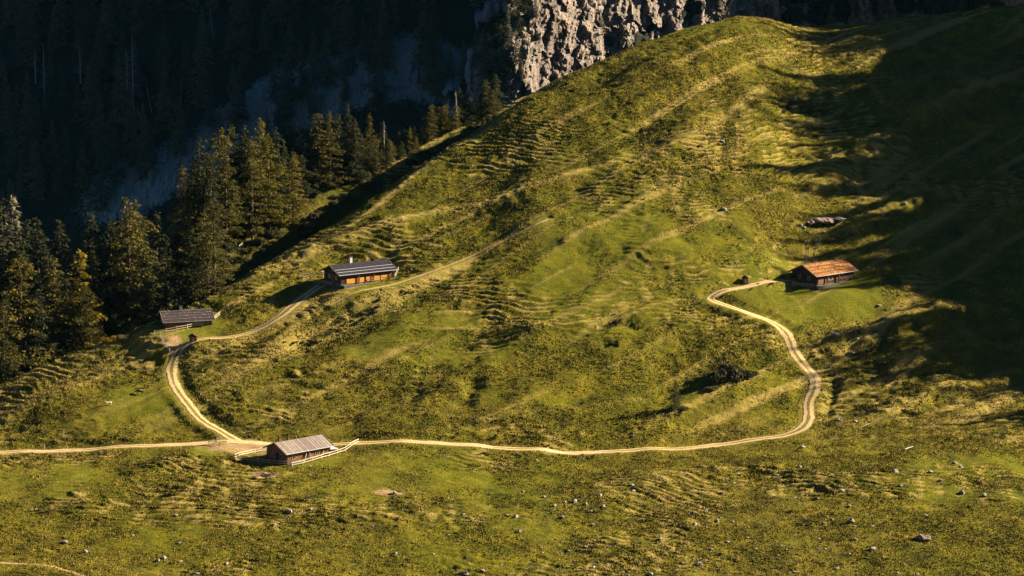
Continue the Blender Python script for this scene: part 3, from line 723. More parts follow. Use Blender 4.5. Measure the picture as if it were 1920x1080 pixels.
# low grove at the left edge, growing out of the gorge
LG = [
 (8, 378, 30, 'spruce', 'dark spruce cut by the left edge of the photo, tip level with the upper grove'),
 (20, 366, 40, 'far', 'tall thin spruce behind the low grove at the left edge'),
 (33, 478, 14, 'larch', 'golden topped larch at the left edge just behind the pasture crest'),
 (2, 560, 8, 'larch', 'half cut larch at the left edge right behind the crest'),
 (47, 412, 34, 'spruce', 'tall dark spruce behind the golden topped larch at the left edge'),
 (60, 540, 12, 'spruce', 'dark spruce low between the two golden topped larches at the left'),
 (72, 408, 38, 'spruce', 'tall dark spruce with a thin tip behind the left larches'),
 (88, 470, 20, 'spruce', 'mid height spruce left of the brown larch'),
 (102, 478, 14, 'larch', 'brown green larch second of the big trees behind the left crest'),
 (115, 412, 32, 'spruce', 'tall dark spruce with a pointed crown behind the brown larch'),
 (128, 520, 13, 'spruce', 'dark spruce between the brown larch and the bright topped larch'),
 (148, 468, 16, 'gold', 'bright topped larch with a broad crown left of the log and hut'),
 (160, 540, 11, 'larch', 'olive larch on the right skirt of the bright topped larch'),
 (172, 395, 30, 'spruce', 'tall spruce with a slightly violet tip left of the big lit larch'),
 (158, 428, 34, 'spruce', 'narrow spruce behind the bright topped larch'),
 (182, 560, 16, 'spruce', 'shaded spruce low at the right end of the left grove'),
 (205, 408, 30, 'spruce', 'dark spruce directly left of the big lit larch'),
 (220, 450, 34, 'spruce', 'dark spruce deep in shade in front of the big lit larch'),
 (240, 368, 22, 'larch', 'big lit larch with bare trunk showing, standing alone above the hut'),
 (252, 374, 26, 'larch', 'second stem of the big lit larch above the hut'),
 (262, 400, 30, 'spruce', 'dark spruce filling the right side of the big lit larch'),
 (292, 396, 32, 'spruce', 'reddish brown spruce right of the big lit larch'),
 (312, 430, 34, 'spruce', 'dim spruce between the big lit larch and the sunlit grove'),
 (334, 418, 34, 'far', 'thin dim spruce against the blue scree left of the sunlit grove'),
 (275, 470, 26, 'spruce', 'low dark spruce below the big lit larch on its right'),
 (360, 420, 14, 'spruce', 'low dark spruce under the left end of the sunlit grove'),
 (388, 395, 10, 'larch', 'short lit larch under the left end of the sunlit grove'),
 (398, 372, 4, 'larch', 'thin crooked larch at the base of the sunlit grove'),
]
for (u, vt, dY, kd, lb) in LG:
    Y = float(np.interp(u, UT, ys))+dY
    tree_px(kd, u, vt, Y, lb, 'conifers rising out of the gorge behind the left crest', 1.3)
fl = random.Random(21)
tops = sorted([(u, vt) for (u, vt, dY, kd, lb) in SP])
for i in range(46):
    u = fl.uniform(348, 925) if i < 34 else fl.uniform(0, 340)
    if u > 345:
        vt = np.interp(u, [t_[0] for t_ in tops], [t_[1] for t_ in tops])+fl.uniform(12, 70); Y = float(np.interp(u, UT, ye))+fl.uniform(4, 14)
        tree_px(fl.choice(['spruce', 'spruce', 'larch']), u, vt, Y, 'shorter conifer filling the back of the sunlit grove on the spur', 'smaller conifers at the back of the sunlit grove', 1.5)
    else:
        vt = fl.uniform(430, 560); Y = float(np.interp(u, UT, ys))+fl.uniform(18, 48)
        tree_px('spruce', u, vt, Y, 'dark conifer filling the depth of the left grove in the gorge', 'dark conifers in the depth of the left grove', 1.4)
for i in range(36):
    u = 700+i*6.7+fl.uniform(-4, 4); Y = float(np.interp(u, UT, ye))+fl.uniform(-3, 3); x = pix_dir(u, 200)[0]*Y; g = ground(x, Y)
    tree(fl.choice(['spruce', 'larch', 'larch']), (x, Y, g-.2), fl.uniform(3.0, 10.5)*(1 if u > 760 else .75), 'small conifer in the thin line climbing the crest towards the cliff', 'small conifers climbing the crest towards the cliff', wide=1.5)
# shaded forest on the far mountainside
frs = random.Random(11); placed = []; nfar = 0; tries = 0
while nfar < 150 and tries < 9000:
    tries += 1
    u = frs.uniform(-20, 990); v = frs.uniform(-30, 470)
    lim = 420-0.33*max(0, u-150) if u > 150 else 470
    bandv = np.interp(u, [180, 300, 420, 520, 650, 800], [430, 370, 305, 250, 205, 180])
    if v > lim: continue
    if 230 < u < 800 and abs(v-bandv) < 34 and frs.random() < .85: continue
    if u > 930 and frs.random() < .6: continue
    if any(abs(u-a)/15+abs(v-b)/42 < 1 for a, b in placed): continue
    p = wall_hit(u, v)
    if not p: continue
    placed.append((u, v)); H = frs.uniform(15, 27)*(0.8 if u > 800 else 1)
    if u < 200: lb = 'dim spruce in the shaded forest on the far slope above the left grove'
    elif u < 560: lb = 'dim spruce in the shaded forest on the far slope above the sunlit grove'
    elif u < 860: lb = 'dim spruce in the shaded forest on the far slope left of the cliff'
    else: lb = 'dim conifer clinging to the dark left flank of the pale cliff'
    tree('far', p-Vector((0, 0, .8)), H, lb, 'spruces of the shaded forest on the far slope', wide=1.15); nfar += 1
for (u, v, H) in [(915, 60, 9), (930, 110, 8), (940, 40, 10), (955, 90, 7), (1115, 85, 6), (1130, 60, 6), (1145, 85, 5), (1210, 55, 6), (1295, 20, 6), (1480, 30, 8), (1500, 40, 6), (1600, 20, 9), (1640, 28, 9), (1662, 25, 10), (1090, 60, 5), (945, 170, 8), (925, 185, 8), (1170, 70, 5), (1240, 50, 6), (1350, 12, 6), (1560, 40, 7), (1700, 20, 10), (1740, 20, 9), (962, 30, 12), (975, 70, 9), (985, 20, 10), (968, 120, 9), (950, 140, 11), (978, 150, 7), (958, 170, 8), (935, 150, 12), (992, 100, 6), (1005, 30, 7), (940, 90, 13), (1060, 20, 6), (1180, 20, 7), (1420, 20, 7)]:
    p = wall_hit(u, v)
    if p: tree('far' if H < 8 else 'spruce', p-Vector((0, 0, .5)), H, 'small dark conifer rooted on a ledge of the pale limestone cliff', 'small conifers on the cliff', wide=1.5)
# the wood on the ridge right of the frame, one mass
def merged_wood():
    wr = random.Random(8); VV = []; FF = []; n0 = 0
    srcs = []
    for i in range(3):
        me = conifer_meshes(90+i, 24, 4.0, .5, .4, .5, .02, 'spruce', .75)[0]
        co = np.empty(len(me.vertices)*3, np.float32); me.vertices.foreach_get('co', co); srcs.append(co.reshape(-1, 3))
    for i in range(250):
        Y = wr.uniform(cy[0]-8, cy[-1]+45); x = XC+wr.uniform(-7, 9)
        if math.sin(Y*.31)+math.sin(Y*.13+1) < -1.1: continue
        H = TREE_H*wr.choice([.5, .75, .95, 1.1, 1.25, .8, 1.45]); c = wr.choice(srcs)*(H/24)*np.array([.75, .75, 1]); VV.append(c+np.array([x, Y, ground(x, Y)-.4]))
    VV = np.concatenate(VV); return mesh_np('forest', VV, np.arange(len(VV)).reshape(-1, 4), M['spruce'])
tag(link('forest', merged_wood()), 'dense spruce wood on the ridge to the right that shades the pasture', 'forest', kind='stuff')

# dead trees
def dead_tree(base, H, lean, label, seed, nbr=26, thick=.2):
    rg = random.Random(seed); r = empty('dead_tree', base, 0, label, 'dead tree')
    top = Vector((lean[0]*H, lean[1]*H, H)); t = MB(); t.bar((0, 0, -.8), top*.5, thick, thick*.7, 7); t.bar(top*.5, top, thick*.7, .03, 7); t.build('trunk', M['dead'], r)
    for i in range(nbr):
        b = MB()
        f = rg.uniform(.2, .96); p = top*f; a = rg.uniform(0, 6.28); l = H*.14*(1.05-f)*rg.uniform(.5, 1.2)+.2
        q = p+Vector((l*math.cos(a), l*math.sin(a), -l*.25)); b.bar(p, q, .05, .015, 4)
        b.bar(p.lerp(q, .6), p.lerp(q, .6)+Vector((rg.uniform(-.3, .3), rg.uniform(-.3, .3), -.35)), .02, .008, 3)
        b.build('branch', M['dead'], r)
    return r
def dead_px(u, vt, Y, label, seed, **k):
    x = pix_dir(u, vt)[0]*Y; g = ground(x, Y); return dead_tree((x, Y, g), zat(vt, Y)-g, (k.pop('lx', 0), 0), label, seed, **k)
dead_px(857, 170, float(np.interp(857, UT, ye))-1, 'bleached dead tree with bare side branches on the crest below the cliff', 4, lx=-.04)
dead_px(720, 228, float(np.interp(720, UT, ye))+2, 'thin bleached dead stem among the conifers at the right end of the grove', 5, nbr=6, thick=.12)
for i, (u, vb, vt, lx, lb) in enumerate([
  (252, 236, 42, 0.0, 'tall pale dead spruce with bare branches in the dark forest at upper left'),
  (240, 190, 90, 0.0, 'pale snag just left of the tall dead spruce in the dark forest'),
  (85, 180, 82, 0.0, 'pale dead spruce in the dark forest near the left edge'),
  (68, 150, 88, 0.0, 'fainter dead spruce left of the pale dead spruce near the left edge'),
  (152, 150, 90, 0.0, 'pale dead spruce with level bare branches between the two tall dead ones'),
  (318, 235, 180, .0, 'short pale stump stem right of the fallen trunks in the dark forest'),
  (340, 190, 146, .05, 'thin pale leaning stem in the dark forest above the short stump stem'),
  (159, 330, 315, .0, 'tiny pale broken stump in the dark forest above the left grove'),
  (285, 205, 145, -.18, 'thin leaning pale pole right of the tall dead spruce'),
  (402, 68, 0, -.15, 'thin leaning pale pole at the top of the dark forest')]):
    p = wall_hit(u, vb)
    if p:
        p = p-Vector((0, 1.5, .5)); dead_tree(p, (vb-vt)/F*p.y+1, (lx, 0), lb, 20+i, nbr=30 if vb-vt > 55 and lx == 0 else 5, thick=.22 if vb-vt > 55 and lx == 0 else .13)
def log_between(p, q, r, label, branches=0, seed=1, mat='dead'):
    rt = empty('fallen_trunk', p, 0, label, 'log'); d = Vector(q)-Vector(p); b = MB(); b.bar((0, 0, 0), d*.5, r, r*.85, 8); b.bar(d*.5, d, r*.85, r*.5, 8); b.build('trunk', M[mat], rt)
    if branches:
        rg = random.Random(seed)
        for i in range(branches):
            b = MB(); s = d*rg.uniform(.3, .95); b.bar(s, s+Vector((rg.uniform(-.8, .8), rg.uniform(-.6, .6), rg.uniform(.2, 1.0))), .04, .012, 4); b.build('branch', M[mat], rt)
    return rt
for (u0, v0, u1, v1, off, lb) in [(256, 200, 279, 250, 2, 'long pale trunk fallen aslant below the tall dead spruce'), (246, 205, 254, 240, 2, 'shorter pale trunk fallen upright below the tall dead spruce'), (262, 205, 284, 262, 3.5, 'thin pale trunk fallen beside the long one below the tall dead spruce')]:
    p = wall_hit(u1, v1); q = wall_hit(u0, v0)
    if p and q: log_between(p-Vector((0, off, 0)), q-Vector((0, off+1, 0)), .16, lb, 5, 3)

# ------------------------------------------------------------------ alpine huts
def hut(key, name, a_deg, L, Wd, wh, pitch, over, label, style, dx=0, dy=0):
    p = HUTP[key]; bx, by = p[0]+dx, p[1]+dy+{'h2': 2.0, 'h3': 3.5, 'h4': 2.5}.get(key, 0)
    z = min(ground(bx+x_, by+y_) for x_ in (-5, 0, 5) for y_ in (-4, 0, 4)); zc = ground(bx, by)
    z = 0.55*z+0.45*zc+style.get('dz', 0)
    r = empty(name, (bx, by, z), rad(a_deg), label, 'alpine hut')
    hx, hy = L/2, Wd/2; tp = math.tan(rad(pitch)); zr = wh+hy*tp
    f = MB(); f.box(-hx-.08, hx+.08, -hy-.08, hy+.08, -2.0, .35); f.build('foundation', M['dark_stone'], r)
    wl = MB()
    for sx in (-1, 1):
        x = sx*hx; o = sx*.0
        pts = [(x, -hy, .35), (x, hy, .35), (x, hy, wh), (x, 0, zr-.02), (x, -hy, wh)]
        q = [(a-sx*.2, b, c) for a, b, c in pts]
        wl.poly(pts+q, [(0,1,2,3,4), (9,8,7,6,5)])
    wl.box(-hx, hx, -hy, -hy+.2, .35, wh); wl.box(-hx, hx, hy-.2, hy, .35, wh)
    n = int((wh-.35)/.24)
    for i in range(n):                                  # log courses standing a little proud
        zz = .35+i*.24+.03
        wl.box(-hx-.22, hx+.22, -hy-.05, -hy-.004, zz, zz+.18); wl.box(-hx-.22, hx+.22, hy+.004, hy+.05, zz, zz+.18)
        wl.box(-hx-.05, -hx-.004, -hy-.2, hy+.2, zz, zz+.18); wl.box(hx+.004, hx+.05, -hy-.2, hy+.2, zz, zz+.18)
    wl.build('wall', M[style['wall']], r)
    # roof: two slabs with thickness
    rf = MB(); ox = over; oy = style.get('eave', over); th = .14
    for s in (-1, 1):
        ye_ = s*(hy+oy); ze = wh-oy*tp; x0, x1 = -hx-ox, hx+ox
        rf.poly([(x0,0,zr+.06),(x1,0,zr+.06),(x1,ye_,ze+.06),(x0,ye_,ze+.06),(x0,0,zr+.06+th),(x1,0,zr+.06+th),(x1,ye_,ze+.06+th),(x0,ye_,ze+.06+th)],
                [(0,1,2,3),(7,6,5,4),(0,4,5,1),(1,5,6,2),(2,6,7,3),(3,7,4,0)] if s < 0 else [(3,2,1,0),(4,5,6,7),(1,5,4,0),(2,6,5,1),(3,7,6,2),(0,4,7,3)])
    roof = rf.build('roof', M[style['roof']], r)
    def rp(s, u, t): # point on roof: u along, t from ridge 0 to eave 1
        return Vector((u, s*t*(hy+oy), zr-(t*(hy+oy))*tp+.06+th))
    for sx in (-1, 1):
        for s in (-1, 1):
            bb = MB(); bb.beam(rp(s, sx*(hx+ox), 0)+Vector((sx*.03, 0, -.05)), rp(s, sx*(hx+ox), 1)+Vector((sx*.03, 0, -.05)), .05, .26); bb.build('barge_board', M[style.get('barge', 'old_wood')], roof)
    for s in (-1, 1):
        g = MB(); g.beam(rp(s, -hx-ox, 1)+Vector((0, s*.07, -.06)), rp(s, hx+ox, 1)+Vector((0, s*.07, -.06)), .12, .12); g.build('gutter', M[style.get('gutter', 'metal')], roof)
    for t in style.get('guards', ()):
        g = MB(); g.beam(rp(-1, -hx-ox*.8, t)+Vector((0, 0, .12)), rp(-1, hx+ox*.8, t)+Vector((0, 0, .12)), .07, .10); g.build('snow_guard', M['metal'], roof)
    rg = random.Random(hash(key) % 7 if False else len(label))
    if 'battens' in style:
        for t in style['battens']:
            for s in (-1, 1):
                g = MB(); g.beam(rp(s, -hx-ox, t)+Vector((0, 0, .05)), rp(s, hx+ox, t)+Vector((0, 0, .05)), .12, .10); g.build('batten', M[style.get('batten_mat', 'old_wood')], roof)
            k = 0
            while k < style.get('stones', 14):
                u = -hx-ox*.7+(k+.5+rg.uniform(-.25, .25))*(L+ox*1.4)/style.get('stones', 14); k += 1
                if rg.random() < .12: continue
                me = ROCKS[rg.randrange(len(ROCKS))]; s_ = rg.uniform(.13, .21)
                q = rp(-1, u, t)+Vector((0, .16, .14)); o = link('weight_stone', me, roof, q, rg.uniform(0, 6), (s_, s_, s_*.8))
    cx, chh = style['chimney']
    c = MB(); c.box(cx-.32, cx+.32, .05, .65, zr-.5, zr+chh); c.build('chimney', M[style.get('chim_mat', 'white')], roof)
    c = MB(); c.box(cx-.42, cx+.42, -.05, .75, zr+chh+.003, zr+chh+.12); c.build('chimney_cap', M['dark_wood'], roof)
    # windows with frame and shutters, doors
    def window_at(face, u, z0, w=.8, h=.8, sh=None):
        m = MB(); fr = MB(); y = -hy-.07
        def bx_(mb, a, b, d0, d1, z0_, z1_):
            if face == 'f': mb.box(a, b, -hy-d1, -hy-d0, z0_, z1_)
            else: mb.box(-hx-d1, -hx-d0, a, b, z0_, z1_)
        for a, b, c0, c1 in ((u-w/2-.08, u-w/2, z0-.08, z0+h+.08), (u+w/2, u+w/2+.08, z0-.08, z0+h+.08), (u-w/2, u+w/2, z0+h, z0+h+.08), (u-w/2, u+w/2, z0-.08, z0), (u-.025, u+.025, z0, z0+h)): bx_(m, a, b, .052, .12, c0, c1)
        fw = m.build('window', M['pale_wood'], r); gl = MB(); bx_(gl, u-w/2, u+w/2, .053, .075, z0, z0+h); gl.build('pane', M['glass'], fw)
        if sh:
            for sd in (-1, 1):
                q = MB(); a0 = u+sd*(w/2+.10+.2); bx_(q, a0-.2, a0+.2, .06, .11, z0-.05, z0+h+.05); q.build('shutter', M[sh], fw)
    for (fc, u, z0, sh) in style.get('windows', ()): window_at(fc, u, z0, sh=sh)
    for (fc, u) in style.get('doors', ()):
        d = MB()
        if fc == 'f': d.box(u-.5, u+.5, -hy-.11, -hy-.052, .05, 2.0)
        else: d.box(-hx-.11, -hx-.052, u-.5, u+.5, .05, 2.0)
        dr = d.build('door', M[style.get('door', 'brown_wood')], r)
        hd = MB()
        if fc == 'f': hd.box(u+.35, u+.42, -hy-.16, -hy-.112, .95, 1.1)
        else: hd.box(-hx-.16, -hx-.112, u+.35, u+.42, .95, 1.1)
        hd.build('handle', M['metal'], dr)
    for (u0, u1, z0, z1, mt) in style.get('panels', ()):
        d = MB(); d.box(u0, u1, -hy-.13, -hy-.053, z0, z1); d.build('wall_panel', M[mt], r)
    for u in style.get('posts', ()):
        d = MB(); yy_ = -hy-oy+.25; d.box(u-.08, u+.08, yy_-.08, yy_+.08, -1.2, wh-(hy+oy-.25-hy)*tp+.04); d.build('post', M[style.get('post_mat', 'brown_wood')], r)
    for (u0, u1, dz) in style.get('braces', ()):
        d = MB(); yy_ = -hy-.35; d.beam((u0, yy_, .1), (u1, yy_+.1, dz), .12, .12); d.build('brace', M['pale_wood'], r)
    if style.get('bench'):
        a, b = style['bench']; d = MB(); yb = -hy-.75; d.box(a, b, yb-.2, yb+.2, .42, .49)
        for u in (a+.15, b-.15): d.box(u-.05, u+.05, yb-.15, yb+.15, -.6, .42)
        d.build('bench_ledge', M['pale_wood'], r)
    if style.get('terrace'):
        a, b = style['terrace']; d = MB(); d.box(a, b, -hy-1.1, -hy-.09, -1.2, .06); d.build('terrace', M['dark_stone'], r)
    if style.get('leanto'):
        d = MB(); x0 = hx+.06; d.box(x0, x0+1.7, -hy+.2, -hy+2.6, -1.2, 1.5); lt = d.build('annexe', M['dark_wood'], r)
        d = MB(); d.poly([(x0, -hy-.3, 1.62), (x0+2.1, -hy-.3, 1.52), (x0+2.1, -hy+2.9, 1.58), (x0, -hy+2.9, 1.70), (x0, -hy-.3, 1.70), (x0+2.1, -hy-.3, 1.60), (x0+2.1, -hy+2.9, 1.66), (x0, -hy+2.9, 1.78)], [(3,2,1,0),(4,5,6,7),(0,1,5,4),(1,2,6,5),(2,3,7,6),(3,0,4,7)]); d.build('annexe_roof', M['metal'], lt)
    return r
def rock_mesh(seed, sub=3, rough=.35, flat=.7):
    import bmesh
    bm = bmesh.new(); bmesh.ops.create_icosphere(bm, subdivisions=sub, radius=1.0)
    rg = random.Random(seed); pl = []
    for i in range(11):
        n = Vector((rg.gauss(0, 1), rg.gauss(0, 1), rg.gauss(0, 1))).normalized(); pl.append((n, rg.uniform(.55, .95)))
    from mathutils import noise as mn
    off = Vector((seed*3.1, seed*1.7, 0))
    for v in bm.verts:
        for n, d in pl:
            k = v.co.dot(n)
            if k > d: v.co -= n*(k-d)*.9
        v.co *= 1+rough*mn.noise(v.co*1.6+off)+rough*.4*mn.noise(v.co*4+off)
        v.co.z *= flat
    me = bpy.data.meshes.new('rock'); bm.to_mesh(me); bm.free(); me.materials.append(M['rock']); return me
ROCKS = [rock_mesh(i+1, 2) for i in range(6)]; BOULD = [rock_mesh(20+i, 4, .45, .75) for i in range(4)]

def roof_mat(name, c1, c2, kind):
    m, nt, b = new_mat(name); v = ocoord(nt)
    w = nt.nodes.new('ShaderNodeTexBrick'); w.inputs['Scale'].default_value = 1.0
    mp = nt.nodes.new('ShaderNodeMapping'); nt.links.new(v, mp.inputs[0]); nt.links.new(mp.outputs[0], w.inputs['Vector'])
    w.inputs['Brick Width'].default_value = .32 if kind == 'shingle' else .75; w.inputs['Row Height'].default_value = .38 if kind == 'shingle' else 30
    w.inputs['Mortar Size'].default_value = .03 if kind == 'shingle' else .06
    w.inputs['Color1'].default_value = (*c1, 1); w.inputs['Color2'].default_value = (*c2, 1); w.inputs['Mortar'].default_value = (*[x*.35 for x in c1], 1)
    n = noise(nt, v, 1.5, 5, .7)
    nt.links.new(mixc(nt, .7, w.outputs[0], ramp(nt, n, [(.3, (.6,)*3), (.7, (1.35,)*3)]), 'MULTIPLY'), b.inputs['Base Color'])
    b.inputs['Roughness'].default_value = .7; bump(nt, b, w.outputs[1], -.04)
    return m
M['roof_tin'] = roof_mat('weathered_sheet_roof', (0.20, 0.16, 0.14), (0.32, 0.26, 0.225), 'tin')
M['roof_slate'] = roof_mat('dark_violet_roof', (0.03, 0.024, 0.035), (0.05, 0.042, 0.06), 'shingle')
M['roof_dark'] = roof_mat('dark_brown_shingle', (0.045, 0.03, 0.034), (0.10, 0.07, 0.075), 'shingle')
M['roof_orange'] = roof_mat('orange_brown_shingle', (0.20, 0.07, 0.02), (0.62, 0.27, 0.06), 'shingle')

hut('h1', 'alpine_hut', 40, 11.0, 7.2, 2.5, 23, .75, 'brown plank hut with pale striped sheet roof, inside a rail fence beside the track junction',
    dict(wall='brown_wood', roof='roof_tin', chimney=(-4.6, .9), chim_mat='brown_wood', eave=.6, windows=[('g', -1.5, 1.0, None), ('g', 1.3, 1.0, None), ('f', -3.8, 1.0, None), ('f', 2.2, 1.0, None)], doors=[('f', -.6), ('g', 0)],
         braces=[(-1.4, -.7, 1.9), (.8, .0, 1.9), (3.0, 3.8, 1.7)], bench=(-5.0, -1.8), leanto=True, door='dark_wood'))
hut('h2', 'alpine_hut', 33, 14.0, 7.8, 2.6, 22, .9, 'dark violet roofed hut with honey coloured front panels, two roof bars and a white chimney',
    dict(wall='dark_wood', roof='roof_slate', chimney=(-2.0, 1.6), eave=.55, guards=(.55, .80), windows=[('g', -1.6, 1.1, None), ('g', 1.6, 1.1, None), ('g', 0, 3.0, None)],
         panels=[(-5.6, -2.6, .35, 1.4, 'honey_wood'), (-2.1, -.9, .35, 1.5, 'honey_wood'), (-.3, 1.5, .35, 1.6, 'honey_wood'), (1.9, 3.4, .35, 1.6, 'honey_wood'), (3.7, 6.3, .35, 1.6, 'honey_wood')],
         doors=[('f', -2.35), ('g', 0)], posts=(-2.4, 1.7, 6.4), terrace=(-6.8, 6.8)))
hut('h3', 'alpine_hut', 17, 10.6, 7.6, 2.0, 22, .7, 'dark hut with rows of stones on its violet brown roof, leftmost by the pasture crest',
    dict(wall='brown_wood', roof='roof_dark', chimney=(-1.0, 1.0), eave=.8, dz=-.65, battens=(.08, .32, .55, .78), stones=18, windows=[('f', 1.5, 1.0, None), ('f', 4.0, 1.0, None), ('g', 1.4, 1.0, None)], doors=[('f', -1.5)],
         panels=[(-5.0, -2.4, .36, 1.2, 'brown_wood'), (-.6, .8, .36, 1.3, 'brown_wood'), (2.2, 3.3, .36, 1.3, 'old_wood')]))
hut('h4', 'alpine_hut', 39, 12.2, 8.2, 2.6, 25, 1.0, 'hut with orange brown shingle roof weighted by stones, at the edge of the big shadow',
    dict(wall='dark_wood', roof='roof_orange', chimney=(4.5, .5), chim_mat='brown_wood', eave=.7, battens=(.05, .30, .55, .80), stones=15, batten_mat='brown_wood', windows=[('f', -1.6, 1.0, 'brown_wood'), ('f', 2.4, 1.0, 'brown_wood'), ('g', 1.6, 1.1, None), ('g', -1.4, 1.1, None)],
         panels=[(-5.8, -3.2, .36, 1.8, 'brown_wood'), (3.4, 5.6, .36, 1.8, 'brown_wood')], doors=[('f', .2)], terrace=(-6.6, 6.6), posts=(-2.9, .9, 5.9)))

# ------------------------------------------------------------------ fences
def fence(pts, label, mat='pale_wood', h=1.05, step=2.6, rails=(.45, .92), thick=.09, skip=()):
    W3 = [on_ground(u, v) for u, v in pts]; W3 = [w for w in W3 if w]
    L = densify([tuple(w) for w in W3], .2); d = np.concatenate([[0], np.cumsum(np.hypot(np.diff(L[:, 0]), np.diff(L[:, 1])))])
    n = max(1, int(round(d[-1]/step))); r = empty('rail_fence', tuple(L[0]), 0, label, 'fence'); o = Vector(L[0]); P = []
    fr = random.Random(len(label))
    for i in range(n+1):
        s = d[-1]*i/n; x = np.interp(s, d, L[:, 0]); y = np.interp(s, d, L[:, 1]); P.append(Vector((x, y, ground(x, y)))-o)
    for i, p in enumerate(P):
        b = MB(); t = Vector((fr.uniform(-.05, .05), fr.uniform(-.04, .04), h+fr.uniform(-.05, .12))); b.bar(p-Vector((0, 0, .4)), p+t, .085, .07, 6); b.build('post', M[mat], r)
    for i in range(len(P)-1):
        if i in skip: continue
        for zr_ in rails:
            b = MB(); e = (P[i+1]-P[i]).normalized()*.15; off = Vector((0, -.1, 0))
            b.beam(P[i]-e+off+Vector((0, 0, zr_+fr.uniform(-.04, .04))), P[i+1]+e+off+Vector((0, 0, zr_+fr.uniform(-.04, .04))), .06, thick*1.6); b.build('rail', M[mat], r)
    return r
fence([(499, 846), (470, 851), (441, 860)], 'rail fence slanting from the back corner of the lowest hut towards the junction')
fence([(441, 862), (470, 866), (500, 870), (545, 874)], 'weathered low fence in front of the shaded gable of the lowest hut', 'old_wood')
fence([(548, 875), (585, 866), (620, 856), (652, 844), (672, 831)], 'long pale two rail fence curving along the front of the lowest hut to the track', rails=(.42, .95), thick=.12)
fence([(562, 522), (585, 519), (606, 518)], 'short pale fence left of the violet roofed hut')
fence([(575, 529), (600, 533), (622, 537)], 'dark low fence below the gable of the violet roofed hut', 'old_wood')
fence([(630, 534), (660, 533), (695, 530), (722, 527), (740, 523)], 'pale fence along the terrace of the violet roofed hut')
fence([(740, 523), (743, 516), (747, 508)], 'broken pale fence end rising behind the right corner of the violet roofed hut', 'old_wood')
fence([(290, 628), (312, 624), (345, 618), (375, 611), (398, 603), (412, 592)], 'pale rail fence running under the stone weighted hut and up behind its right end')
fence([(300, 632), (304, 640), (310, 650), (318, 662)], 'short fence beside the lush strip below the stone weighted hut', 'old_wood', step=1.8)
fence([(1524, 536), (1560, 530), (1598, 524)], 'pale fence in front of the orange roofed hut running into the shadow')
fence([(1486, 536), (1505, 539), (1524, 540)], 'shaded fence before the gable of the orange roofed hut', 'old_wood')
fence([(392, 833), (412, 834), (424, 833)], 'little rail by the track left of the junction', 'old_wood', h=.8, step=1.6, rails=(.6,))

# ------------------------------------------------------------------ small structures
def little_shed(u, v, w, d, h, label, mat='brown_wood', rz=25, postcol=None):
    p = on_ground(u, v); r = empty('small_shed', p, rad(rz), label, 'shed')
    b = MB(); b.box(-w/2, w/2, -d/2, d/2, -.4, h); b.build('wall', M[mat], r)
    b = MB(); o = .2
    for s in (-1, 1):
        b.poly([(0, -d/2-o, h+.5), (0, d/2+o, h+.5), (s*(w/2+o), d/2+o, h-.08), (s*(w/2+o), -d/2-o, h-.08), (0, -d/2-o, h+.58), (0, d/2+o, h+.58), (s*(w/2+o), d/2+o, h), (s*(w/2+o), -d/2-o, h)], [(0,1,2,3),(7,6,5,4),(0,4,5,1),(1,5,6,2),(2,6,7,3),(3,7,4,0)])
    b.poly([(-w/2, -d/2-.003, h-.02), (w/2, -d/2-.003, h-.02), (0, -d/2-.003, h+.5)], [(0, 1, 2)])
    b.build('roof', M['dark_wood'], r)
    b = MB(); b.box(-.3, .3, -d/2-.05, -d/2-.003, -.1, h*.8); b.build('door', M['old_wood'], r)
    if postcol:
        b = MB(); b.box(w/2+.1, w/2+.35, -d/2-.2, -d/2+.1, -.3, h*.85); b.build('post', M[postcol], r)
    return r
little_shed(1397, 530, 1.1, 1.0, 1.1, 'tiny shed with a white post standing by the track left of the orange roofed hut', postcol='white', rz=15)
little_shed(362, 640, 1.6, 1.4, 1.2, 'small brown shed on the grass below the stone weighted hut', rz=10)
def trough(u, v, label, rz=0, l=2.4):
    p = on_ground(u, v); r = empty('water_trough', p, rad(rz), label, 'trough'); b = MB()
    b.box(-l/2, l/2, -.3, -.2, -.2, .5); b.box(-l/2, l/2, .2, .3, -.2, .5); b.box(-l/2, -l/2+.1, -.199, .199, -.2, .5); b.box(l/2-.1, l/2, -.199, .199, -.2, .5); b.box(-l/2+.101, l/2-.101, -.199, .199, -.2, .1)
    b.build('basin', M['old_wood'], r); b = MB(); b.box(l/2+.02, l/2+.17, -.08, .08, -.3, 1.3); b.build('post', M['old_wood'], r)
    b = MB(); b.box(-l/2+.101, l/2-.101, -.198, .198, .101, .40); b.build('water', M['glass'], r)
trough(498, 893, 'wooden water trough on bare ground below the lowest hut', 8)
b = MB(); p = on_ground(83, 843); b.box(-.07, .07, -.07, .07, -.3, 1.25); b.poly([(-.07, -.07, 1.25), (.07, -.07, 1.25), (.07, .07, 1.25), (-.07, .07, 1.25), (0, 0, 1.45)], [(0,1,4),(1,2,4),(2,3,4),(3,0,4)])
o = b.build('marker_post', M['pale_wood']); o.location = p; tag(o, 'pale marker post at the edge of the track near the left side', 'post')
for (u0, v0, u1, v1, r_, br, lb) in [(243, 588, 287, 556, .20, 6, 'long pale fallen trunk lying uphill behind the stone weighted hut'), (236, 592, 262, 579, .16, 3, 'shorter grey fallen trunk overlapping the foot of the long one'),
        (448, 462, 462, 451, .13, 0, 'short pale log in the dark heathland below the sunlit grove'), (1697, 843, 1712, 839, .13, 0, 'short white log lying on the open pasture at the lower right'), (268, 592, 278, 591, .16, 0, 'small pale log end left of the stone weighted hut'),
        (356, 497, 392, 480, .18, 5, 'grey fallen trunk along the shaded foot of the spur')]:
    p = on_ground(u0, v0); q = on_ground(u1, v1)
    if p and q: log_between(p+Vector((0, 0, r_)), q+Vector((0, 0, r_+.1)), r_, lb, br, 5)
p = on_ground(545, 824)
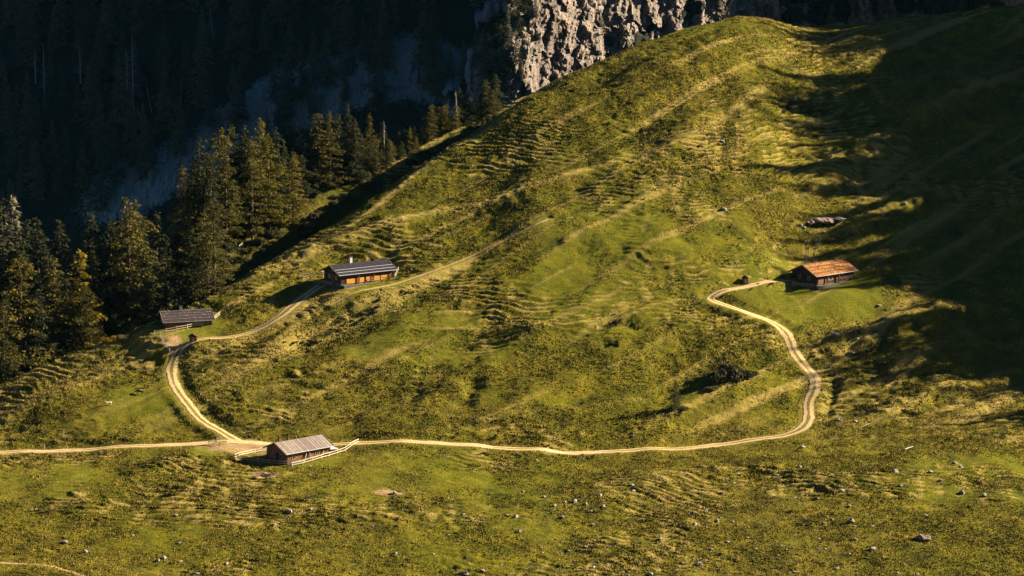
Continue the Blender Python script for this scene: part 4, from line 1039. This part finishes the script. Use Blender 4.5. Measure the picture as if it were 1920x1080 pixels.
log_between(p+Vector((0, 1.5, .5)), p+Vector((2.2, 2.0, 2.4)), .09, 'pale pole leaning up behind the roof of the lowest hut', 0, 1, 'pale_wood')

# ------------------------------------------------------------------ boulders and stones
def rock(me, u, v, s, label, grp=None, rz=0, sink=.25, sc=(1, 1, 1), name='rock', cat='rock'):
    p = on_ground(u, v)
    if not p: return
    o = link(name, me, None, p+Vector((0, 0, s*(.55-sink))), rz, (s*sc[0], s*sc[1], s*sc[2])); tag(o, label, cat, grp); return o
rock(BOULD[0], 1546, 419, 2.6, 'largest boulder, dark flanked with a pale top, above the orange roofed hut', rz=.4, sc=(1.35, .8, .55), name='boulder', cat='boulder')
rock(BOULD[1], 1520, 420, 1.3, 'knobbly boulder touching the left side of the largest boulder', rz=1, sc=(1.1, .8, .7), name='boulder', cat='boulder')
rock(BOULD[2], 1572, 413, 1.4, 'flat pale boulder touching the right side of the largest boulder', rz=2, sc=(1.6, .8, .4), name='boulder', cat='boulder')
rock(ROCKS[0], 1500, 424, .7, 'low pale stone left of the boulder group above the orange roofed hut')
rock(ROCKS[1], 1508, 428, .5, 'smaller pale stone in front of the boulder group above the orange roofed hut')
for i, (u, v, s, lb) in enumerate([
 (1358, 394, 1.0, 'pair like pale rock alone on the slope left of the boulder group'), (733, 463, .5, 'small pale rock on the slope right of the violet roofed hut'),
 (543, 961, .9, 'white topped rock on the lower pasture below the lowest hut'), (583, 956, .45, 'small rock right of the white topped rock on the lower pasture'),
 (122, 1018, 1.0, 'dark flanked rock on the lower left pasture'), (160, 1035, .7, 'rock right of and below the dark flanked rock at lower left'), (308, 1048, .8, 'pale knobbly rock near the bottom of the lower left pasture'), (296, 1052, .6, 'darker rock touching the left of the pale knobbly rock at the bottom'),
 (425, 1058, .5, 'small rock near the bottom edge left of centre'), (330, 967, .55, 'rock on the terraces left of the white topped rock'), (368, 1078, .8, 'rock cut by the bottom edge at left'),
 (740, 925, .7, 'reddish white rock on the bare earth patch'), (752, 922, .45, 'small rock right of the one on the bare earth patch'),
 (967, 970, .8, 'white rock in the middle of the lower pasture'), (975, 997, .6, 'rock right below the white rock in the middle'), (872, 1077, 1.0, 'pale rock cut by the bottom edge near the centre'), (905, 1071, .6, 'rock just right of the one cut by the bottom edge'),
 (1020, 932, .55, 'rock standing apart above the middle stones'), (1040, 949, .6, 'rock below and right of the lone one above the middle stones'), (1078, 941, .7, 'cleft pale rock in the stone field right of centre'), (1098, 946, .6, 'low rock touching the right of the cleft pale rock'), (1131, 951, .7, 'rounded rock right of the cleft pale rock'), (1185, 911, .8, 'rock at the top of the stone field, right of centre'), (1145, 906, .5, 'smaller rock left of the one topping the stone field'), (1126, 930, .6, 'flat pale rock above the rounded rock'), (1237, 902, .6, 'rock at the upper right of the stone field'), (1112, 985, .6, 'rock under the stone field right of centre'),
 (1505, 840, .9, 'pale rock in the pasture below the bend of the track'), (1434, 856, .5, 'small rock left below the pale rock at the track bend'), (1500, 876, .6, 'rock below the pale rock at the track bend'), (1455, 892, .6, 'rock further below the track bend on the left'),
 (1678, 886, 1.1, 'largest pale rock of the right hand pasture with dark flank'), (1690, 911, .7, 'rock below the largest pale rock of the right hand pasture'), (1745, 886, .7, 'rock right of the largest pale rock on the right'), (1763, 902, .6, 'rock below the right neighbour of the largest pale rock'), (1801, 876, .7, 'rock on the far right pasture in line with the largest pale rock'), (1804, 925, .8, 'rock with a long dark shadow at the far right'), (1846, 929, .7, 'rock right of the one with the long dark shadow'),
 (1578, 922, .8, 'rock left of centre in the right hand pasture above the round one'), (1597, 978, 1.0, 'round white rock in the lower right pasture'), (1603, 1012, .6, 'rock directly below the round white rock'), (1730, 1013, 1.7, 'big rugged pinkish boulder near the lower right corner'), (1636, 1030, .8, 'rock between the round white rock and the big rugged boulder, near the bottom'), (1592, 950, .6, 'rock above the round white rock'),
 (1735, 967, .5, 'rock above the big rugged boulder'), (1574, 789, 1.0, 'bluish pale rock right of the lower bend of the track'), (1604, 791, .7, 'pinkish rock right of the bluish one near the track bend'), (1527, 196, .6, 'pale rock near the upper edge of the big shadow'), (1540, 186, .8, 'lumpy rock near the shadow edge in the upper slope'), (1491, 189, .9, 'dark rock left of the lumpy rock in the upper slope'),
 (1354, 266, .7, 'grey rock in the hollow of the upper slope'), (1388, 219, .6, 'brown rock above the grey rock in the upper slope'), (1560, 292, .6, 'pale rock beneath the lit rib at the shadow edge'), (1526, 152, .3, 'tiny white stone near the top of the shadow edge'),
 (1568, 628, 1.0, 'pale rock at the foot of the shadow right of the track'), (1656, 403, .8, 'bluish rock in the shadow right of the boulder group'), (1187, 818, .4, 'small red marked stone beside the footpath above the track'), (1697, 382, .7, 'dim rock high in the shadow right of the boulder group'),
 (1400, 1010, .6, 'rock on the rubble strip near the bottom right of centre'), (1303, 985, .8, 'rock on the left of the rubble strip'), (1345, 978, .7, 'rock in the middle of the rubble strip'), (1310, 1060, .9, 'pale rock near the bottom edge right of centre'), (1220, 1078, .8, 'rock cut by the bottom edge right of centre')]):
    rg = random.Random(i); rock((BOULD if s >= 1 else ROCKS)[i % (4 if s >= 1 else 6)], u, v, s*.74, lb, rz=rg.uniform(0, 6), sc=(1.2, .9, rg.uniform(.8, 1.15)), name='boulder' if s >= 1 else 'rock', cat='boulder' if s >= 1 else 'rock')
M['lichen_rock'] = simple_mat('lichen_stained_rock', (0.10, 0.075, 0.065), (0.40, 0.30, 0.26), 2.6, .9, .2)
for o in COL.objects:
    if o.name.startswith('boulder') and o.get('label', '').startswith(('big rugged', 'largest boulder', 'dark flanked', 'knobbly boulder')):
        o.data = o.data.copy(); o.data.materials[0] = M['lichen_rock']
rg = random.Random(77); cnt = 0
while cnt < 180:
    u = rg.uniform(0, 1920); v = rg.uniform(865, 1080)
    w = .12+.9*math.exp(-((u-1350)/420)**2)*(v-840)/240+.35*math.exp(-((u-1050)/160)**2-((v-960)/50)**2)
    if u < 700 and v < 960: w *= .2
    if rg.random() > w: continue
    cnt += 1; s = .10+.42*rg.random()**2.2
    rock(ROCKS[cnt % 6], u, v, s, 'small pale limestone rock half sunk in the grass of the lower pasture', 'small limestone rocks strewn over the lower pasture', rg.uniform(0, 6), .35, (1.2, .9, .7))
for i in range(36):
    u = rg.uniform(1500, 1900); v = rg.uniform(120, 760)
    rock(ROCKS[i % 6], u, v, rg.uniform(.2, .5), 'small pale rock on the slope in or beside the big shadow', 'small rocks on the right hand slope', rg.uniform(0, 6), .3, (1.3, .9, .6))
# loose stones, beyond counting
def loose_stones():
    co = []; fc = []; n0 = 0; rn = np.random.default_rng(12); me = rock_mesh(40, 1)
    bv = np.array([v.co[:] for v in me.vertices]); bf = np.array([p.vertices[:] for p in me.polygons])
    k = 0
    for i in range(5200):
        u = rn.uniform(0, 1920); v = rn.uniform(850, 1085); w = .10+.9*math.exp(-((u-1330)/380)**2)*((v-850)/230)
        if rn.uniform() > w: continue
        Yg = 470+0; ax, az = pix_dir(u, v); p = cast_fn(tab_z, u, v, 480, 640, 4.0)
        if not p: continue
        x, y = p[0]+rn.normal(0, .5), p[1]+rn.normal(0, .8); s = rn.uniform(.05, .16)
        co.append(bv*s*np.array([1.2, 1, .7])+np.array([x, y, ground(x, y)+.03+s*.3])); fc.append(bf+k*len(bv)); k += 1
    return mesh_np('loose_stones', np.concatenate(co), np.concatenate(fc), M['rock'])
tag(link('loose_stones', loose_stones()), 'loose pale stones scattered through the grass of the lower pasture', 'stones', kind='stuff')

# ------------------------------------------------------------------ bushes
def bush_mesh(seed, mat, n=900, leaf=.16):
    rn = np.random.default_rng(seed); lob = rn.normal(0, .45, (7, 3)); lob[:, 2] = np.abs(lob[:, 2])*.6+.15; rr = rn.uniform(.35, .65, 7)
    k = rn.integers(0, 7, n); d = rn.normal(0, 1, (n, 3)); d /= np.linalg.norm(d, axis=1)[:, None]
    P = lob[k]+d*rr[k][:, None]*rn.uniform(.55, 1, n)[:, None]**.5; P[:, 2] = np.abs(P[:, 2])
    a = rn.normal(0, 1, (n, 3)); a /= np.linalg.norm(a, axis=1)[:, None]; b = np.cross(a, rn.normal(0, 1, (n, 3))); b /= np.linalg.norm(b, axis=1)[:, None]
    s = leaf*rn.uniform(.5, 1.2, n)[:, None]
    return mesh_np('foliage', np.stack([P-a*s, P+b*s*.6, P+a*s, P-b*s*.6], 1).reshape(-1, 3), np.arange(n*4).reshape(n, 4), M[mat])
BUSH = [bush_mesh(i, 'bush') for i in range(4)]; YB = bush_mesh(9, 'yellowbush'); OB = bush_mesh(10, 'larch')
_st = MB()
for i in range(7): _st.bar((0, 0, -.3), (math.cos(i*2.4)*.4, math.sin(i*2.4)*.4, .5), .04, .015, 4)
STEMS = bpy.data.meshes.new('stem'); STEMS.from_pydata(_st.v, [], _st.f); STEMS.materials.append(M['trunk'])
def bush(u, v, s, label, grp=None, me=None, sc=(1, 1, 1), name='shrub', cat='shrub', pos=None):
    p = pos or on_ground(u, v)
    if not p: return
    r = empty(name, p-Vector((0, 0, .1*s)), trng.uniform(0, 6), label, cat, grp); r.scale = (s*sc[0], s*sc[1], s*sc[2]); link('foliage', me or trng.choice(BUSH), r); link('stem', STEMS, r)
for (u, v, s, sc, lb) in [(1350, 712, 2.5, (1, 1, 1.25), 'dark round bush at the left of the dense bush clump inside the track bend'), (1362, 702, 2.6, (1, 1, 1.3), 'tallest brown green bush of the clump inside the track bend'), (1377, 704, 2.3, (1.1, 1, 1.2), 'bush in the middle of the clump inside the track bend'), (1392, 706, 1.9, (1.1, 1, 1.1), 'lower bush right of the middle of the clump inside the track bend'), (1410, 702, 1.2, (1.2, 1, .9), 'small bush at the right end of the clump inside the track bend'), (1338, 730, 1.6, (1.3, 1, .6), 'low bush under the left side of the clump inside the track bend')]:
    bush(u, v, s, lb, sc=sc)
tree('spruce', on_ground(1268, 768), 6.5, 'small lone dark spruce with a long shadow left of the bush clump', None, wide=1.5)
bush(1258, 770, 1.2, 'dark shrub at the left foot of the small lone spruce', sc=(1.4, 1, .7)); bush(1282, 766, 1.0, 'dark shrub at the right foot of the small lone spruce', sc=(1.3, 1, .7))
bush(250, 600, 1.8, 'yellow leaved bush left of the stone weighted hut', me=YB); bush(228, 608, 1.8, 'lower yellow bush further left of the stone weighted hut', me=YB, sc=(1.3, 1, .8)); bush(212, 640, 1.3, 'small yellow green bush on the crest near the left grove', me=YB)
bush(168, 652, 1.1, 'tiny yellow bush beneath the left grove', me=YB)
bush(262, 612, 1.5, 'dark shrub in the shade between the yellow bush and the stone weighted hut')
GR = {'a': ('low dark shrub in the terraces below the violet roofed hut', 'shrubs on the terraces under the violet roofed hut'),
      'b': ('dark shrub in the shaded hollow between the pasture crest and the spur', 'shrubs in the hollow behind the pasture crest'),
      'c': ('low dark shrub on the slope right of the track', 'shrubs right of the track'),
      'd': ('low dark shrub lining the bank of the track', 'shrubs along the track banks'),
      'e': ('small dark shrub on the upper pasture', 'scattered shrubs on the upper pasture'),
      'f': ('heather like shrub on the rough ground left of the stone weighted hut', 'shrubs around the stone weighted hut')}
def sprinkle(key, pts, n, jx, jy, s0, s1, zs=.6, mats=None):
    for i in range(n):
        u, v = pts[trng.randrange(len(pts))]; bush(u+trng.gauss(0, jx), v+trng.gauss(0, jy), trng.uniform(s0, s1), GR[key][0], GR[key][1], sc=(1.4, 1.1, zs), me=(trng.choice(mats) if mats else None))
sprinkle('a', [(660, 600), (630, 620), (700, 575), (745, 545), (690, 590), (610, 640), (560, 650)], 30, 14, 6, .35, .8)
sprinkle('b', [(640, 385), (690, 352), (740, 325), (800, 295), (840, 275), (580, 428), (500, 460), (450, 492), (430, 480), (470, 465), (520, 440), (560, 425), (600, 400), (650, 375), (700, 340), (760, 310), (860, 262), (400, 500), (380, 520), (900, 240)], 90, 12, 6, .7, 1.8, .8, BUSH+[OB])
sprinkle('c', [(1640, 645), (1600, 660), (1650, 690), (1580, 700), (1690, 640), (1610, 615)], 26, 18, 8, .35, .9)
sprinkle('d', [(850, 816), (900, 826), (980, 834), (1040, 838), (395, 775), (430, 795), (460, 808), (1552, 715), (1546, 750), (1540, 785), (1520, 668), (900, 852), (1100, 855), (1440, 532), (1420, 545)], 40, 10, 2.5, .3, .6, .5)
sprinkle('e', [(1225, 245), (1240, 260), (1200, 280), (1310, 280), (1330, 250), (930, 205), (1065, 170), (1020, 210), (860, 380), (880, 740), (1165, 608), (1140, 645), (1480, 195)], 34, 10, 6, .35, .8, .6)
sprinkle('f', [(300, 575), (340, 560), (380, 545), (420, 530), (270, 585), (230, 625), (330, 540)], 34, 12, 8, .4, 1.0, .7)

# ------------------------------------------------------------------ hikers and cattle
def skin(name, pts, edges, radii, mat, parent, root=0, sub=1):
    me = bpy.data.meshes.new(name); me.from_pydata(pts, edges, []); me.update(); o = link(name, me, parent); me.materials.append(mat)
    m = o.modifiers.new('skin', 'SKIN'); m.use_smooth_shade = True
    for i, r_ in enumerate(radii): me.skin_vertices[0].data[i].radius = (r_, r_) if not hasattr(r_, '__len__') else r_
    me.skin_vertices[0].data[root].use_root = True
    s = o.modifiers.new('sub', 'SUBSURF'); s.levels = sub; s.render_levels = sub; return o
M['skin'] = simple_mat('skin', (.55, .33, .23), (.6, .38, .27), 5, .6, 0)
M['navy'] = simple_mat('dark_jacket_cloth', (.02, .025, .04), (.04, .045, .06), 8, .9, .005)
M['trouser'] = simple_mat('grey_trouser_cloth', (.10, .09, .08), (.16, .15, .13), 8, .9, .005)
M['pack'] = simple_mat('rucksack_cloth', (.03, .04, .07), (.06, .08, .12), 8, .8, .005)
M['hair'] = simple_mat('dark_hair', (.02, .015, .01), (.05, .035, .025), 20, .8, 0)
M['cow_brown'] = simple_mat('red_brown_hide', (.16, .06, .025), (.26, .10, .04), 3, .8, 0)
M['cow_dark'] = simple_mat('dark_hide', (.02, .015, .013), (.05, .035, .03), 3, .8, 0)
M['cow_pale'] = simple_mat('cream_hide', (.55, .48, .38), (.70, .62, .50), 3, .8, 0)
def hiker(u, v, rz, label, step=.16):
    p = on_ground(u, v); r = empty('person', p, rad(rz), label, 'person')
    B = [(0,0,.95),(0,0,1.15),(0,.01,1.38),(0,.0,1.50),(0,.0,1.58),(0,-.02,1.68),(0,-.02,1.77), (.10,0,.90),(.11,-step,.50),(.11,-step-.02,.08),(.11,-step-.16,.035), (-.10,0,.90),(-.11,step*.5,.50),(-.11,step+.1,.10),(-.11,step-.02,.035),
         (.19,0,1.42),(.25,.06,1.16),(.24,-.10,.95),(.235,-.15,.88), (-.19,0,1.42),(-.25,-.08,1.16),(-.23,-.26,1.02),(-.22,-.32,.98)]
    E = [(0,1),(1,2),(2,3),(3,4),(4,5),(5,6),(0,7),(7,8),(8,9),(9,10),(0,11),(11,12),(12,13),(13,14),(2,15),(15,16),(16,17),(17,18),(2,19),(19,20),(20,21),(21,22)]
    Rr = [.14,.14,.16,.07,.055,.095,.06,.10,.07,.045,.04,.10,.07,.045,.04,.07,.05,.038,.035,.07,.05,.038,.035]
    skin('body', B, E, Rr, M['skin'], r)
    skin('jacket', [(0,0,.92),(0,0,1.15),(0,.01,1.38),(0,0,1.49),(.19,0,1.42),(.25,.06,1.16),(.24,-.09,.97),(-.19,0,1.42),(-.25,-.08,1.16),(-.23,-.24,1.03)], [(0,1),(1,2),(2,3),(2,4),(4,5),(5,6),(2,7),(7,8),(8,9)], [.165,.165,.185,.08,.085,.065,.052,.085,.065,.052], M['navy'], r)
    skin('trousers', [(0,0,.96),(.10,0,.90),(.11,-step,.50),(.11,-step-.02,.12),(-.10,0,.90),(-.11,step*.5,.50),(-.11,step+.09,.14)], [(0,1),(1,2),(2,3),(0,4),(4,5),(5,6)], [.15,.115,.085,.07,.115,.085,.07], M['trouser'], r)
    skin('hair', [(0,.01,1.70),(0,0,1.79)], [(0,1)], [.10,.08], M['hair'], r)
    bk = empty('rucksack', p+Matrix.Rotation(rad(rz), 3, 'Z') @ Vector((0, .25, 1.2)), rad(rz), 'large dark rucksack on the back of the hiker', 'rucksack')
    m = MB(); m.box(-.17, .17, -.09, .13, -.27, .30); m.build('pack_bag', M['pack'], bk, bevel=.05); m = MB(); m.box(-.16, .16, -.09, .14, .303, .40); m.build('pack_lid', M['pack'], bk, bevel=.04)
    m = MB(); m.box(-.12, -.08, -.40, -.093, -.1, .27); m.box(.08, .12, -.40, -.093, -.1, .27); m.build('strap', M['pack'], bk)
hiker(405, 831, 95, 'hiker in a dark jacket with a rucksack walking the track left of the junction')
def cow(u, v, rz, mat, s, label, graze=True, patch=None):
    p = on_ground(u, v); r = empty('cow', p, rad(rz), label, 'cow'); r.scale = (s, s, s)
    hz = .55 if graze else 1.55; hx = 1.55 if graze else 1.45
    B = [(0,0,1.02),(.45,0,1.0),(-.45,0,1.03),(-.85,0,1.10),(.85,0,1.08),(1.15,0,1.05 if graze else 1.3),(hx-.12,0,hz+.22),(hx+.18,0,hz-.12),
         (.72,.22,.80),(.72,.24,.42),(.70,.24,.05),(.72,-.22,.80),(.76,-.24,.42),(.76,-.24,.05),(-.82,.22,.85),(-.74,.24,.62),(-.90,.24,.42),(-.86,.24,.05),(-.82,-.22,.85),(-.70,-.24,.62),(-.84,-.24,.42),(-.80,-.24,.05),
         (-1.05,0,1.22),(-1.15,0,.9),(-1.13,0,.45),(hx-.15,.2,hz+.30),(hx-.15,-.2,hz+.30)]
    E = [(0,1),(0,2),(2,3),(1,4),(4,5),(5,6),(6,7),(4,8),(8,9),(9,10),(4,11),(11,12),(12,13),(3,14),(14,15),(15,16),(16,17),(3,18),(18,19),(19,20),(20,21),(3,22),(22,23),(23,24),(6,25),(6,26)]
    Rr = [.34,.34,.35,.26,.28,.18,.15,.09,.14,.07,.055,.14,.07,.055,.17,.12,.065,.055,.17,.12,.065,.055,.06,.025,.05,.03,.03]
    skin('body', B, E, Rr, M[mat], r)
    if patch:
        skin('white_back_patch', [(.3,0,1.20),(-.2,0,1.22),(-.75,0,1.25)], [(0,1),(1,2)], [.22,.24,.19], M[patch], r)
cow(262, 739, 170, 'cow_dark', .72, 'dark cow with a pale back grazing on the slope left of the track', True, 'cow_pale')
cow(275, 727, 20, 'cow_brown', .62, 'red brown calf behind the dark cow on the slope left of the track')
cow(204, 760, 200, 'cow_pale', .62, 'cream coloured calf standing alone with a long shadow on the left slope', False)

# ------------------------------------------------------------------ thin blue air
M['haze'] = bpy.data.materials.new('haze'); M['haze'].use_nodes = True; nt = M['haze'].node_tree; nt.nodes.clear()
pv = nt.nodes.new('ShaderNodeVolumePrincipled'); pv.inputs['Color'].default_value = (.12, .50, .75, 1); pv.inputs['Density'].default_value = 7e-6; pv.inputs['Anisotropy'].default_value = 0.0
mo = nt.nodes.new('ShaderNodeOutputMaterial'); nt.links.new(pv.outputs[0], mo.inputs['Volume'])
b = MB(); b.box(-1300, 1300, -900, 1700, -220, 760); o = b.build('haze', M['haze']); tag(o, 'thin blue air between the viewpoint and the far forest', 'haze', kind='stuff')
